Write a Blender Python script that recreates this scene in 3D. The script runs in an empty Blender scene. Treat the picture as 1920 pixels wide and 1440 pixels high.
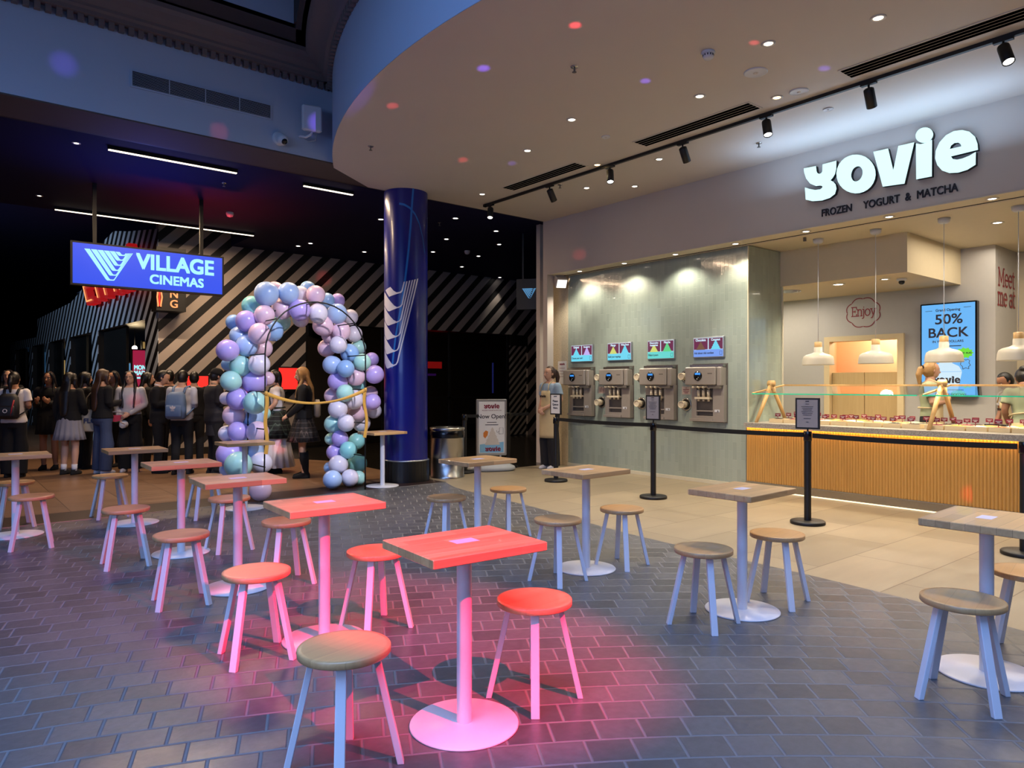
import bpy, bmesh, math, random
from mathutils import Vector, Matrix, Euler
R = math.radians
scene = bpy.context.scene
COL = scene.collection
random.seed(7)

# ------------------------------------------------------------------ camera
cam = bpy.data.cameras.new('camera')
cam_o = bpy.data.objects.new('camera', cam)
COL.objects.link(cam_o)
cam_o.location = (0, 0, 1.4)
cam_o.rotation_euler = (R(90), 0, R(-39.27))
cam.lens = 24.99
cam.sensor_width = 36
cam.shift_y = 2 / 1920
cam.clip_start = 0.05
scene.camera = cam_o

# ------------------------------------------------------------------ world and exposure
w = bpy.data.worlds.new('world'); scene.world = w; w.use_nodes = True
bg = w.node_tree.nodes['Background']
bg.inputs[0].default_value = (0.10, 0.16, 0.34, 1); bg.inputs[1].default_value = 0.06
vs = scene.view_settings
vs.view_transform = 'Standard'; vs.look = 'None'; vs.exposure = 0.0; vs.gamma = 1.0
try: vs.use_curve_mapping = False
except Exception: pass
scene.cycles.use_denoising = True
try:
    scene.cycles.denoiser = 'OPENIMAGEDENOISE'
    scene.cycles.use_adaptive_sampling = True
    scene.cycles.adaptive_threshold = 0.02
    scene.cycles.sample_clamp_indirect = 4.0
    scene.cycles.max_bounces = 6
    scene.cycles.diffuse_bounces = 3
    scene.cycles.glossy_bounces = 3
    scene.cycles.transparent_max_bounces = 10
    scene.cycles.caustics_reflective = False
    scene.cycles.caustics_refractive = False
except Exception: pass

# ------------------------------------------------------------------ lights of the place and added fill lights
def aim(o, tgt):
    d = Vector(tgt) - o.location
    o.rotation_euler = d.to_track_quat('-Z', 'Y').to_euler()
def spot(name, loc, tgt, watts, col, angle, blend=0.5, size=0.03):
    l = bpy.data.lights.new(name, 'SPOT'); l.energy = watts; l.color = col
    l.spot_size = R(angle); l.spot_blend = blend; l.shadow_soft_size = size
    o = bpy.data.objects.new(name, l); COL.objects.link(o); o.location = loc; aim(o, tgt); return o
def area(name, loc, tgt, watts, col, sx, sy):
    l = bpy.data.lights.new(name, 'AREA'); l.energy = watts; l.color = col; l.shape = 'RECTANGLE'; l.size = sx; l.size_y = sy
    o = bpy.data.objects.new(name, l); COL.objects.link(o); o.location = loc; aim(o, tgt); return o
def point(name, loc, watts, col, size=0.08):
    l = bpy.data.lights.new(name, 'POINT'); l.energy = watts; l.color = col; l.shadow_soft_size = size
    o = bpy.data.objects.new(name, l); COL.objects.link(o); o.location = loc; return o

WARM = (1.0, 0.72, 0.42); WARM2 = (1.0, 0.82, 0.59); BLUE = (0.24, 0.45, 1.0); NEUT = (1.0, 0.9, 0.76)
# dusk daylight through the atrium skylight and the tall windows behind the camera
sk = area('skylight', (-2.6, -0.6, 7.6), (-2.6, -0.6, 0), 1150, BLUE, 8.5, 9.0); sk.data.spread = R(140)
wn = area('atrium_window', (-7.5, 0.5, 3.0), (1.5, 4.2, 0.4), 130, (0.34, 0.52, 1.0), 5.0, 2.4); wn.data.spread = R(120)
# event spots: red on the near tables, pink along the left row, lavender on the right row; the arch spot is an added fill
spot('red_event_spot', (2.75, -2.5, 5.6), (2.12, 2.74, 0.5), 8200, (1.0, 0.004, 0.05), 17.5, 0.6, 0.03)
spot('pink_event_spot', (3.0, -2.4, 5.4), (1.42, 4.9, 0.6), 2500, (1.0, 0.03, 0.10), 21, 0.9, 0.04)
spot('lavender_event_spot', (-3.0, -2.5, 4.0), (3.7, 3.6, 0.2), 150, (0.50, 0.45, 1.0), 36, 0.9, 0.06)
spot('arch_fill_spot', (3.9, 4.6, 4.1), (3.8, 9.2, 1.2), 800, (0.95, 0.90, 1.0), 38, 0.7, 0.06)
# glow of the lit fascia sign on the ceiling above it, and unseen area lights added to brighten the shop
area('sign_glow', (7.72, 3.45, 3.72), (7.70, 3.45, 4.6), 15, (0.42, 0.64, 1.0), 2.8, 0.4)
area('shop_fill', (10.3, 1.9, 3.27), (10.3, 1.9, 0), 72, (1.0, 0.86, 0.68), 1.6, 3.2)
area('shop_fill', (10.2, 6.4, 2.78), (10.2, 6.4, 0), 38, (1.0, 0.87, 0.70), 1.2, 1.6)
# cool fill added to brighten the striped facade, no fixture behind it
spot('corridor_fill', (-3.2, 17.5, 4.6), (3.0, 21.0, 3.0), 900, (0.55, 0.75, 1.0), 90, 1.0, 0.2)
# ------------------------------------------------------------------ node helpers and materials
def lin(c):
    return tuple((x / 12.92 if x <= 0.04045 else ((x + 0.055) / 1.055) ** 2.4) for x in c)
def hexc(h):
    return lin(tuple(int(h[i:i + 2], 16) / 255 for i in (0, 2, 4)))
def nd(nt, typ, props=None, **ins):
    n = nt.nodes.new(typ)
    for k, v in (props or {}).items(): setattr(n, k, v)
    for k, v in ins.items():
        s = n.inputs[int(k[1:])] if k[0] == '_' else n.inputs[k.replace('_', ' ')]
        if isinstance(v, bpy.types.NodeSocket): nt.links.new(v, s)
        else:
            if hasattr(s, 'default_value'):
                if isinstance(v, tuple) and len(v) == 3 and s.type == 'RGBA': v = v + (1,)
                s.default_value = v
    return n
def mth(nt, op, a, b=0.0, c=0.0):
    return nd(nt, 'ShaderNodeMath', {'operation': op}, _0=a, _1=b, _2=c).outputs[0]
def mixc(nt, f, a, b, blend='MIX'):
    n = nt.nodes.new('ShaderNodeMix'); n.data_type = 'RGBA'; n.blend_type = blend
    for i, v in ((0, f), (6, a), (7, b)):
        if isinstance(v, bpy.types.NodeSocket): nt.links.new(v, n.inputs[i])
        else: n.inputs[i].default_value = v if i == 0 else (tuple(v) + (1,))[:4]
    return n.outputs[2]
MATS = {}
def newmat(name):
    m = bpy.data.materials.new(name); m.use_nodes = True
    nt = m.node_tree; b = nt.nodes['Principled BSDF']; MATS[name] = m
    return m, nt, b
def mat(name, col, rough=0.5, metal=0.0, noise=0.08, ns=14, bump=0.0, bs=90, coat=0.0, spec=0.5, emit=None, es=0.0, sheen=0.0, sub=0.0):
    if isinstance(col, str): col = hexc(col)
    m, nt, b = newmat(name)
    tc = nd(nt, 'ShaderNodeTexCoord')
    if noise:
        t = nd(nt, 'ShaderNodeTexNoise', Vector=tc.outputs['Object'], Scale=float(ns), Detail=4.0)
        lo = tuple(max(0, x * (1 - noise)) for x in col); hi = tuple(min(1, x * (1 + noise)) for x in col)
        nt.links.new(mixc(nt, t.outputs['Fac'], lo, hi), b.inputs['Base Color'])
    else: b.inputs['Base Color'].default_value = tuple(col) + (1,)
    b.inputs['Roughness'].default_value = rough; b.inputs['Metallic'].default_value = metal
    b.inputs['Coat Weight'].default_value = coat; b.inputs['Specular IOR Level'].default_value = spec
    b.inputs['Sheen Weight'].default_value = sheen
    if sub: b.inputs['Subsurface Weight'].default_value = sub; b.inputs['Subsurface Radius'].default_value = (0.02, 0.01, 0.008)
    if emit is not None:
        if isinstance(emit, str): emit = hexc(emit)
        b.inputs['Emission Color'].default_value = tuple(emit) + (1,); b.inputs['Emission Strength'].default_value = es
    if bump:
        t2 = nd(nt, 'ShaderNodeTexNoise', Vector=tc.outputs['Object'], Scale=float(bs), Detail=3.0)
        bp = nd(nt, 'ShaderNodeBump', Height=t2.outputs['Fac'], Strength=bump, Distance=0.01)
        nt.links.new(bp.outputs[0], b.inputs['Normal'])
    return m
def emis(name, col, es):
    return mat(name, (0.02, 0.02, 0.02), 0.4, noise=0, emit=col, es=es)

def wood(name, c1, c2, var=0.42, line=0.55, strip=0.0, rough=0.42, axis='X', coat=0.0):
    m, nt, b = newmat(name)
    c1, c2 = hexc(c1), hexc(c2)
    tc = nd(nt, 'ShaderNodeTexCoord'); oi = nd(nt, 'ShaderNodeObjectInfo')
    off = nd(nt, 'ShaderNodeVectorMath', {'operation': 'SCALE'}, _0=(7.3, 3.1, 1.7), Scale=oi.outputs['Random'])
    v = nd(nt, 'ShaderNodeVectorMath', {'operation': 'ADD'}, _0=tc.outputs['Object'], _1=off.outputs[0]).outputs[0]
    sc = {'X': (2.2, 34, 30), 'Y': (34, 2.2, 30), 'Z': (34, 34, 2.2)}[axis]
    mp = nd(nt, 'ShaderNodeMapping', Vector=v, Scale=sc)
    n1 = nd(nt, 'ShaderNodeTexNoise', Vector=mp.outputs[0], Scale=1.0, Detail=6.0, Roughness=0.6, Distortion=0.6)
    col = mixc(nt, n1.outputs['Fac'], c1, c2)
    if strip:
        sx = nd(nt, 'ShaderNodeSeparateXYZ', Vector=v)
        yy = mth(nt, 'DIVIDE', sx.outputs[1], strip); row = mth(nt, 'FLOOR', yy)
        xx = mth(nt, 'ADD', mth(nt, 'DIVIDE', sx.outputs[0], 0.42), mth(nt, 'MULTIPLY', row, 0.37))
        cb = nd(nt, 'ShaderNodeCombineXYZ', X=row, Y=mth(nt, 'FLOOR', xx))
        wn = nd(nt, 'ShaderNodeTexWhiteNoise', {'noise_dimensions': '3D'}, Vector=cb.outputs[0])
        k = mth(nt, 'MULTIPLY_ADD', wn.outputs['Value'], var, 1.0 - var * 0.6)
        col = mixc(nt, 1.0, col, nd(nt, 'ShaderNodeCombineColor', Red=k, Green=k, Blue=k).outputs[0], 'MULTIPLY')
        fr = mth(nt, 'FRACT', yy); ln = mth(nt, 'LESS_THAN', fr, 0.03)
        col = mixc(nt, mth(nt, 'MULTIPLY', ln, line), col, tuple(x * 0.25 for x in c1))
    nt.links.new(col, b.inputs['Base Color'])
    r = mth(nt, 'MULTIPLY_ADD', n1.outputs['Fac'], 0.25, rough - 0.1)
    nt.links.new(r, b.inputs['Roughness']); b.inputs['Coat Weight'].default_value = coat
    bp = nd(nt, 'ShaderNodeBump', Height=n1.outputs['Fac'], Strength=0.12, Distance=0.003)
    nt.links.new(bp.outputs[0], b.inputs['Normal'])
    return m

def stripes(name, light, dark, period, duty, expr, rough=0.5):
    # expr: (cx, cy, cz) weights applied to world position
    m, nt, b = newmat(name)
    g = nd(nt, 'ShaderNodeNewGeometry'); s = nd(nt, 'ShaderNodeSeparateXYZ', Vector=g.outputs['Position'])
    a = mth(nt, 'MULTIPLY', s.outputs[0], expr[0]); a = mth(nt, 'MULTIPLY_ADD', s.outputs[1], expr[1], a); a = mth(nt, 'MULTIPLY_ADD', s.outputs[2], expr[2], a)
    f = mth(nt, 'FRACT', mth(nt, 'DIVIDE', mth(nt, 'ADD', a, 100 * period + expr[3]), period))
    nz = nd(nt, 'ShaderNodeTexNoise', Vector=g.outputs['Position'], Scale=3.0)
    lt = mixc(nt, nz.outputs['Fac'], tuple(x * 0.9 for x in light), light)
    nt.links.new(mixc(nt, mth(nt, 'LESS_THAN', f, duty), dark, lt), b.inputs['Base Color'])
    b.inputs['Roughness'].default_value = rough
    return m

def paver_mat():
    m, nt, b = newmat('slate brick pavers laid in arcs')
    g = nd(nt, 'ShaderNodeNewGeometry'); s = nd(nt, 'ShaderNodeSeparateXYZ', Vector=g.outputs['Position'])
    x = mth(nt, 'ADD', s.outputs[0], 1.975); y = mth(nt, 'ADD', s.outputs[1], 4.185)
    r = mth(nt, 'SQRT', mth(nt, 'ADD', mth(nt, 'MULTIPLY', x, x), mth(nt, 'MULTIPLY', y, y)))
    th = mth(nt, 'ARCTAN2', y, x)
    H, L, G = 0.163, 0.186, 0.011
    rr = mth(nt, 'DIVIDE', r, H); row = mth(nt, 'FLOOR', rr); fv = mth(nt, 'FRACT', rr)
    u = mth(nt, 'MULTIPLY', th, mth(nt, 'MULTIPLY', mth(nt, 'ADD', row, 0.5), H / L))
    u = mth(nt, 'ADD', u, mth(nt, 'MULTIPLY', row, 0.5)); cu = mth(nt, 'FLOOR', u); fu = mth(nt, 'FRACT', u)
    du = mth(nt, 'MULTIPLY', mth(nt, 'MINIMUM', fu, mth(nt, 'SUBTRACT', 1.0, fu)), L)
    dv = mth(nt, 'MULTIPLY', mth(nt, 'MINIMUM', fv, mth(nt, 'SUBTRACT', 1.0, fv)), H)
    dd = mth(nt, 'MINIMUM', du, dv)
    edge = nd(nt, 'ShaderNodeMapRange', Value=dd, From_Min=G * 0.35, From_Max=G * 0.75).outputs[0]   # 0 grout, 1 brick
    idn = nd(nt, 'ShaderNodeTexWhiteNoise', {'noise_dimensions': '3D'}, Vector=nd(nt, 'ShaderNodeCombineXYZ', X=row, Y=cu).outputs[0]).outputs['Value']
    n1 = nd(nt, 'ShaderNodeTexNoise', Vector=g.outputs['Position'], Scale=26.0, Detail=5.0, Roughness=0.6)
    n2 = nd(nt, 'ShaderNodeTexNoise', Vector=g.outputs['Position'], Scale=9.0, Detail=4.0, Distortion=1.2)
    c = mixc(nt, n1.outputs['Fac'], (0.060, 0.060, 0.064), (0.135, 0.132, 0.138))
    k = mth(nt, 'MULTIPLY_ADD', idn, 0.5, 0.75)
    c = mixc(nt, 1.0, c, nd(nt, 'ShaderNodeCombineColor', Red=k, Green=k, Blue=k).outputs[0], 'MULTIPLY')
    c = mixc(nt, edge, (0.165, 0.163, 0.165), c)
    nt.links.new(c, b.inputs['Base Color'])
    rg = mth(nt, 'MULTIPLY_ADD', n2.outputs['Fac'], 0.25, 0.24)
    rg = mth(nt, 'ADD', rg, mth(nt, 'MULTIPLY', mth(nt, 'SUBTRACT', 1.0, edge), 0.4))
    nt.links.new(rg, b.inputs['Roughness'])
    h = mth(nt, 'ADD', mth(nt, 'MULTIPLY', edge, 0.5), mth(nt, 'MULTIPLY', n1.outputs['Fac'], 0.12))
    h = mth(nt, 'ADD', h, mth(nt, 'MULTIPLY', n2.outputs['Fac'], 0.25))
    bp = nd(nt, 'ShaderNodeBump', Height=h, Strength=0.8, Distance=0.008)
    b.inputs['Specular IOR Level'].default_value = 0.75
    nt.links.new(bp.outputs[0], b.inputs['Normal'])
    return m

def tile_mat(name, c1, c2, joint, tx, ty, ox, oy, rough=0.4, g=0.004, veins=True, stag=0.5):
    m, nt, b = newmat(name)
    ge = nd(nt, 'ShaderNodeNewGeometry'); s = nd(nt, 'ShaderNodeSeparateXYZ', Vector=ge.outputs['Position'])
    yy = mth(nt, 'DIVIDE', mth(nt, 'ADD', s.outputs[1], 100 * ty - oy), ty); row = mth(nt, 'FLOOR', yy); fy = mth(nt, 'FRACT', yy)
    xx = mth(nt, 'ADD', mth(nt, 'DIVIDE', mth(nt, 'ADD', s.outputs[0], 100 * tx - ox), tx), mth(nt, 'MULTIPLY', row, stag)); fx = mth(nt, 'FRACT', xx)
    ex = mth(nt, 'MULTIPLY', mth(nt, 'MINIMUM', fx, mth(nt, 'SUBTRACT', 1.0, fx)), tx); ey = mth(nt, 'MULTIPLY', mth(nt, 'MINIMUM', fy, mth(nt, 'SUBTRACT', 1.0, fy)), ty)
    jm = mth(nt, 'LESS_THAN', mth(nt, 'MINIMUM', ex, ey), g)
    idn = nd(nt, 'ShaderNodeTexWhiteNoise', {'noise_dimensions': '3D'}, Vector=nd(nt, 'ShaderNodeCombineXYZ', X=row, Y=mth(nt, 'FLOOR', xx)).outputs[0])
    mp = nd(nt, 'ShaderNodeMapping', Vector=ge.outputs['Position'], Scale=(1.3, 7.0, 1.0))
    mv = nd(nt, 'ShaderNodeVectorMath', {'operation': 'ADD'}, _0=mp.outputs[0], _1=nd(nt, 'ShaderNodeVectorMath', {'operation': 'SCALE'}, _0=idn.outputs['Color'], Scale=9.0).outputs[0])
    n = nd(nt, 'ShaderNodeTexNoise', Vector=mv.outputs[0], Scale=1.5, Detail=6.0, Roughness=0.62)
    c = mixc(nt, n.outputs['Fac'], hexc(c1), hexc(c2))
    k = mth(nt, 'MULTIPLY_ADD', idn.outputs['Value'], 0.22, 0.88)
    c = mixc(nt, 1.0, c, nd(nt, 'ShaderNodeCombineColor', Red=k, Green=k, Blue=k).outputs[0], 'MULTIPLY')
    c = mixc(nt, mth(nt, 'MULTIPLY', jm, 0.8), c, hexc(joint))
    nt.links.new(c, b.inputs['Base Color'])
    nt.links.new(mth(nt, 'MULTIPLY_ADD', n.outputs['Fac'], 0.2, rough - 0.1), b.inputs['Roughness'])
    return m

def glazed_tile_mat():
    m, nt, b = newmat('sage green glazed stacked tiles')
    g = nd(nt, 'ShaderNodeNewGeometry'); s = nd(nt, 'ShaderNodeSeparateXYZ', Vector=g.outputs['Position'])
    hor = mth(nt, 'ADD', s.outputs[0], s.outputs[1])
    TW, TH = 0.066, 0.245
    xx = mth(nt, 'DIVIDE', mth(nt, 'ADD', hor, 10.0), TW); col = mth(nt, 'FLOOR', xx); fx = mth(nt, 'FRACT', xx)
    yy = mth(nt, 'ADD', mth(nt, 'DIVIDE', s.outputs[2], TH), mth(nt, 'MULTIPLY', col, 0.5)); fy = mth(nt, 'FRACT', yy)
    ex = mth(nt, 'MULTIPLY', mth(nt, 'MINIMUM', fx, mth(nt, 'SUBTRACT', 1.0, fx)), TW); ey = mth(nt, 'MULTIPLY', mth(nt, 'MINIMUM', fy, mth(nt, 'SUBTRACT', 1.0, fy)), TH)
    d = mth(nt, 'MINIMUM', ex, ey); jm = nd(nt, 'ShaderNodeMapRange', Value=d, From_Min=0.0008, From_Max=0.003).outputs[0]
    idn = nd(nt, 'ShaderNodeTexWhiteNoise', {'noise_dimensions': '3D'}, Vector=nd(nt, 'ShaderNodeCombineXYZ', X=col, Y=mth(nt, 'FLOOR', yy)).outputs[0])
    n = nd(nt, 'ShaderNodeTexNoise', Vector=g.outputs['Position'], Scale=7.0, Detail=3.0)
    c = mixc(nt, idn.outputs['Value'], hexc('9da89c'), hexc('a8b3a6'))
    c = mixc(nt, mth(nt, 'MULTIPLY', n.outputs['Fac'], 0.35), c, hexc('98a599'))
    c = mixc(nt, jm, hexc('adb5a7'), c)
    nt.links.new(c, b.inputs['Base Color'])
    b.inputs['Roughness'].default_value = 0.12; b.inputs['Coat Weight'].default_value = 0.4; b.inputs['Coat Roughness'].default_value = 0.05
    tilt = nd(nt, 'ShaderNodeVectorMath', {'operation': 'SUBTRACT'}, _0=idn.outputs['Color'], _1=(0.5, 0.5, 0.5))
    w = mth(nt, 'ADD', mth(nt, 'MULTIPLY', fx, mth(nt, 'MULTIPLY', nd(nt, 'ShaderNodeSeparateXYZ', Vector=tilt.outputs[0]).outputs[0], 0.5)),
            mth(nt, 'MULTIPLY', fy, mth(nt, 'MULTIPLY', nd(nt, 'ShaderNodeSeparateXYZ', Vector=tilt.outputs[0]).outputs[1], 0.7)))
    n2 = nd(nt, 'ShaderNodeTexNoise', Vector=g.outputs['Position'], Scale=22.0, Detail=2.0)
    h = mth(nt, 'ADD', mth(nt, 'MULTIPLY', jm, 0.35), mth(nt, 'ADD', w, mth(nt, 'MULTIPLY', n2.outputs['Fac'], 0.5)))
    bp = nd(nt, 'ShaderNodeBump', Height=h, Strength=0.6, Distance=0.005)
    nt.links.new(bp.outputs[0], b.inputs['Normal'])
    return m

def terrazzo():
    m, nt, b = newmat('grey speckled stone worktop')
    tc = nd(nt, 'ShaderNodeTexCoord')
    v = nd(nt, 'ShaderNodeTexVoronoi', Vector=tc.outputs['Object'], Scale=120.0)
    c = mixc(nt, v.outputs['Color'], hexc('7d766c'), hexc('b8b0a3')); nt.links.new(c, b.inputs['Base Color'])
    b.inputs['Roughness'].default_value = 0.35
    return m
def glass_mat(name, tint, refl=0.10):
    m, nt, b = newmat(name); nt.nodes.remove(b)
    out = nt.nodes['Material Output']
    t = nd(nt, 'ShaderNodeBsdfTransparent', Color=tint); g = nd(nt, 'ShaderNodeBsdfGlossy', Color=(1, 1, 1), Roughness=0.02)
    lw = nd(nt, 'ShaderNodeLayerWeight', Blend=0.25)
    f = mth(nt, 'MULTIPLY_ADD', lw.outputs['Fresnel'], 0.6, refl * 0.3)
    mx = nd(nt, 'ShaderNodeMixShader', _0=f, _1=t.outputs[0], _2=g.outputs[0]); nt.links.new(mx.outputs[0], out.inputs[0])
    return m
def balloon_mat(name, col):
    m, nt, b = newmat(name)
    col = hexc(col); tc = nd(nt, 'ShaderNodeTexCoord')
    n = nd(nt, 'ShaderNodeTexNoise', Vector=tc.outputs['Object'], Scale=5.0)
    nt.links.new(mixc(nt, n.outputs['Fac'], tuple(x * 0.93 for x in col), col), b.inputs['Base Color'])
    b.inputs['Roughness'].default_value = 0.28; b.inputs['Subsurface Weight'].default_value = 0.25; b.inputs['Subsurface Radius'].default_value = (0.05, 0.05, 0.05)
    return m
def tartan(name, a, bcol, line):
    m, nt, b = newmat(name)
    tc = nd(nt, 'ShaderNodeTexCoord'); s = nd(nt, 'ShaderNodeSeparateXYZ', Vector=tc.outputs['Object'])
    fx = mth(nt, 'FRACT', mth(nt, 'MULTIPLY', s.outputs[0], 14.0)); fz = mth(nt, 'FRACT', mth(nt, 'MULTIPLY', s.outputs[2], 14.0))
    c = mixc(nt, mth(nt, 'LESS_THAN', fx, 0.45), hexc(a), hexc(bcol)); c = mixc(nt, mth(nt, 'MULTIPLY', mth(nt, 'LESS_THAN', fz, 0.45), 0.5), c, hexc(bcol))
    l = mth(nt, 'MAXIMUM', mth(nt, 'LESS_THAN', mth(nt, 'ABSOLUTE', mth(nt, 'SUBTRACT', fx, 0.7)), 0.05), mth(nt, 'LESS_THAN', mth(nt, 'ABSOLUTE', mth(nt, 'SUBTRACT', fz, 0.7)), 0.05))
    nt.links.new(mixc(nt, mth(nt, 'MULTIPLY', l, 0.6), c, hexc(line)), b.inputs['Base Color']); b.inputs['Roughness'].default_value = 0.8
    return m

M_ = {}
M_['paver'] = paver_mat()
M_['beige_tile'] = tile_mat('beige stone floor tiles', '877962', 'aa9b7f', '5a4c3a', 1.2, 0.6, 5.30, 2.745, 0.42)
M_['brown_tile'] = tile_mat('brown foyer floor tiles', '6a503c', '8e6e52', '2a2019', 0.6, 0.6, 0, 9.2, 0.34, stag=0.0)
M_['dark_floor'] = mat('dark polished foyer floor', '17140f', 0.22, noise=0.3, ns=2)
M_['band'] = mat('dark red brown floor band', '2c1a17', 0.4, noise=0.2, ns=8)
M_['ceiling'] = mat('warm white plaster ceiling', 'd0c8be', 0.62, noise=0.03, ns=2)
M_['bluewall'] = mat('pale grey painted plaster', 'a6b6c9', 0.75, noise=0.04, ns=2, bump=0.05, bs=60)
M_['cornice'] = mat('brown grey painted cornice', '6f6360', 0.7, noise=0.06)
M_['darkceil'] = mat('dark upper ceiling paint', '3c3638', 0.8, noise=0.06)
M_['beamunder'] = mat('dark brown beam soffit', '4a403c', 0.7, noise=0.05)
M_['navy'] = mat('navy foyer ceiling paint', '15153c', 0.75, noise=0.1, ns=1.5, spec=0.15)
M_['black'] = mat('matt black paint', '0a0a0b', 0.5, noise=0.1)
M_['void'] = mat('unlit black', '040405', 1.0, noise=0.1, spec=0.0)
M_['blackgloss'] = mat('gloss black', '08080a', 0.2, noise=0.1)
M_['fascia'] = mat('taupe painted shop fascia', 'c8bcb0', 0.7, noise=0.03, ns=3)
M_['soffit'] = mat('cream soffit paint', 'd9cdb4', 0.65, noise=0.03)
M_['shopgrey'] = mat('pale grey shop wall paint', 'b9b6b1', 0.7, noise=0.03)
M_['bulk'] = mat('cream bulkhead paint', 'd3c4a4', 0.7, noise=0.03)
M_['orange'] = mat('apricot back room paint', 'f0c096', 0.7, noise=0.04)
M_['concrete'] = mat('beige textured concrete', 'c6b99d', 0.85, noise=0.35, ns=45, bump=0.5, bs=70)
M_['sage'] = glazed_tile_mat()
M_['trimcream'] = mat('cream tile edge trim', 'd9d2b8', 0.4, noise=0.03)
M_['terrazzo'] = terrazzo()
M_['rib'] = wood('fluted honey timber panel', 'b98640', 'd8a758', axis='Z', rough=0.5)
M_['oak'] = wood('oak strip table top', 'b4854f', 'e2ba82', strip=0.062, var=0.36, rough=0.36, coat=0.15)
M_['oakseat'] = wood('oak stool seat', 'b07f4e', 'dcb27a', strip=0.112, var=0.12, line=0.18, rough=0.34, coat=0.15)
M_['pine'] = wood('light pine', 'c9985a', 'e2b97c', axis='Z', rough=0.45)
M_['beech'] = wood('beech box', 'd5b98a', 'e8d2a8', axis='Y', rough=0.5)
M_['doorwood'] = wood('blond veneer door', 'b99a68', 'cfb482', axis='Z', rough=0.5)
M_['frame'] = mat('cream door frame', 'dcc79c', 0.5, noise=0.04)
M_['white'] = mat('white powder coated steel', 'e4e3e6', 0.32, noise=0.02)
M_['legwhite'] = mat('white painted timber leg', 'dfdee2', 0.42, noise=0.03)
M_['steel'] = mat('brushed stainless steel', 'b7b4ae', 0.27, metal=1.0, noise=0.1, ns=60)
M_['machine'] = mat('grey beige machine steel', 'a39a90', 0.4, metal=0.25, noise=0.05)
M_['machdark'] = mat('dark machine recess', '6f6961', 0.5, metal=0.15, noise=0.1)
M_['shade'] = mat('cream enamelled shade', 'cdc2ad', 0.35, noise=0.02)
M_['cream'] = mat('cream plastic', 'e3d4b5', 0.4, noise=0.03)
M_['alum'] = mat('silver aluminium frame', 'b9bbbe', 0.35, metal=0.9, noise=0.05)
M_['greyplastic'] = mat('pale grey plastic', 'a9adae', 0.5, noise=0.05)
M_['whiteplastic'] = mat('white plastic', 'd8dade', 0.4, noise=0.02)
M_['colblue'] = mat('deep blue column wrap', '0a1478', 0.28, noise=0.12, ns=3, coat=0.2)
M_['colline'] = mat('bright blue swirl print', '1d6fc4', 0.35, noise=0.05)
M_['collogo'] = mat('white column print', 'd9d8e4', 0.4, noise=0.02)
M_['plinth'] = mat('black timber plinth', '14120f', 0.35, noise=0.2)
M_['gold'] = mat('gold satin ribbon', 'd9a441', 0.35, noise=0.06, sheen=0.3)
M_['maroon'] = mat('maroon card', '7d1730', 0.5, noise=0.05)
M_['maroontext'] = mat('maroon painted lettering', '8e3038', 0.6, noise=0.03)
M_['paper'] = mat('white paper', 'dedcd9', 0.7, noise=0.02)
M_['sticker'] = mat('white printed sticker', 'd4cfe0', 0.45, noise=0.02)
M_['ink'] = mat('black ink', '1a1620', 0.6, noise=0)
M_['glass'] = glass_mat('clear shelf glass', (0.93, 0.97, 0.95))
M_['glassedge'] = mat('green glass edge glow', '35c99a', 0.15, noise=0.02, emit='1fae84', es=0.35)  # emission paints in the light that real glass carries to its edge
M_['darkglass'] = glass_mat('dark foyer glazing', (0.35, 0.35, 0.4), 0.3)
M_['skin'] = mat('light skin', 'c69a80', 0.5, noise=0.05, sub=0.1)
M_['skin2'] = mat('tan skin', 'a8775a', 0.5, noise=0.05, sub=0.1)
M_['hairblack'] = mat('black hair', '14100e', 0.4, noise=0.3, ns=40, bump=0.3, bs=60)
M_['hairbrown'] = mat('brown hair', '3d271a', 0.42, noise=0.3, ns=40, bump=0.3, bs=60)
M_['hairblonde'] = mat('blonde hair', 'a57f4f', 0.42, noise=0.3, ns=40, bump=0.3, bs=60)
M_['cblack'] = mat('black cloth', '0a0a0c', 0.9, noise=0.2)
M_['cdark'] = mat('charcoal cloth', '1c1b20', 0.85, noise=0.2)
M_['cwhite'] = mat('white cotton', 'd6d2d4', 0.8, noise=0.05)
M_['cgrey'] = mat('grey cotton', '8b8990', 0.8, noise=0.08)
M_['cpale'] = mat('pale grey cotton', 'b4b4ba', 0.8, noise=0.05)
M_['cblue'] = mat('pale blue cotton', '8fa4b8', 0.8, noise=0.06)
M_['cgreen'] = mat('pale sage cotton', 'a9b08c', 0.8, noise=0.06)
M_['capron'] = mat('beige canvas apron', 'cdb98f', 0.85, noise=0.08)
M_['jeans'] = mat('blue denim', '35425f', 0.85, noise=0.15, ns=60)
M_['bagblue'] = mat('slate blue nylon', '5d7699', 0.6, noise=0.08)
M_['bagblack'] = mat('black nylon', '17171b', 0.6, noise=0.15)
M_['red'] = mat('red webbing', 'a3222c', 0.6, noise=0.05)
M_['canvas'] = mat('cream canvas', 'b5a992', 0.85, noise=0.06)
M_['melon'] = mat('watermelon red', 'b03348', 0.6, noise=0.05)
M_['melonrind'] = mat('watermelon green rind', '3f6b3e', 0.6, noise=0.05)
M_['shoewhite'] = mat('white trainer leather', 'c9c7cb', 0.5, noise=0.04)
M_['tartang'] = tartan('green tartan', '18251f', '0c1013', '5a6b62')
M_['tartanb'] = tartan('brown tartan', '2b2523', '151214', '6a5f5a')
M_['eyewhite'] = mat('eye white', 'd9d3cc', 0.3, noise=0)
M_['lip'] = mat('lips', '9a5550', 0.45, noise=0)
M_['coatfur'] = mat('beige fleece collar', '8b7a68', 0.9, noise=0.2, ns=60)
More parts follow.
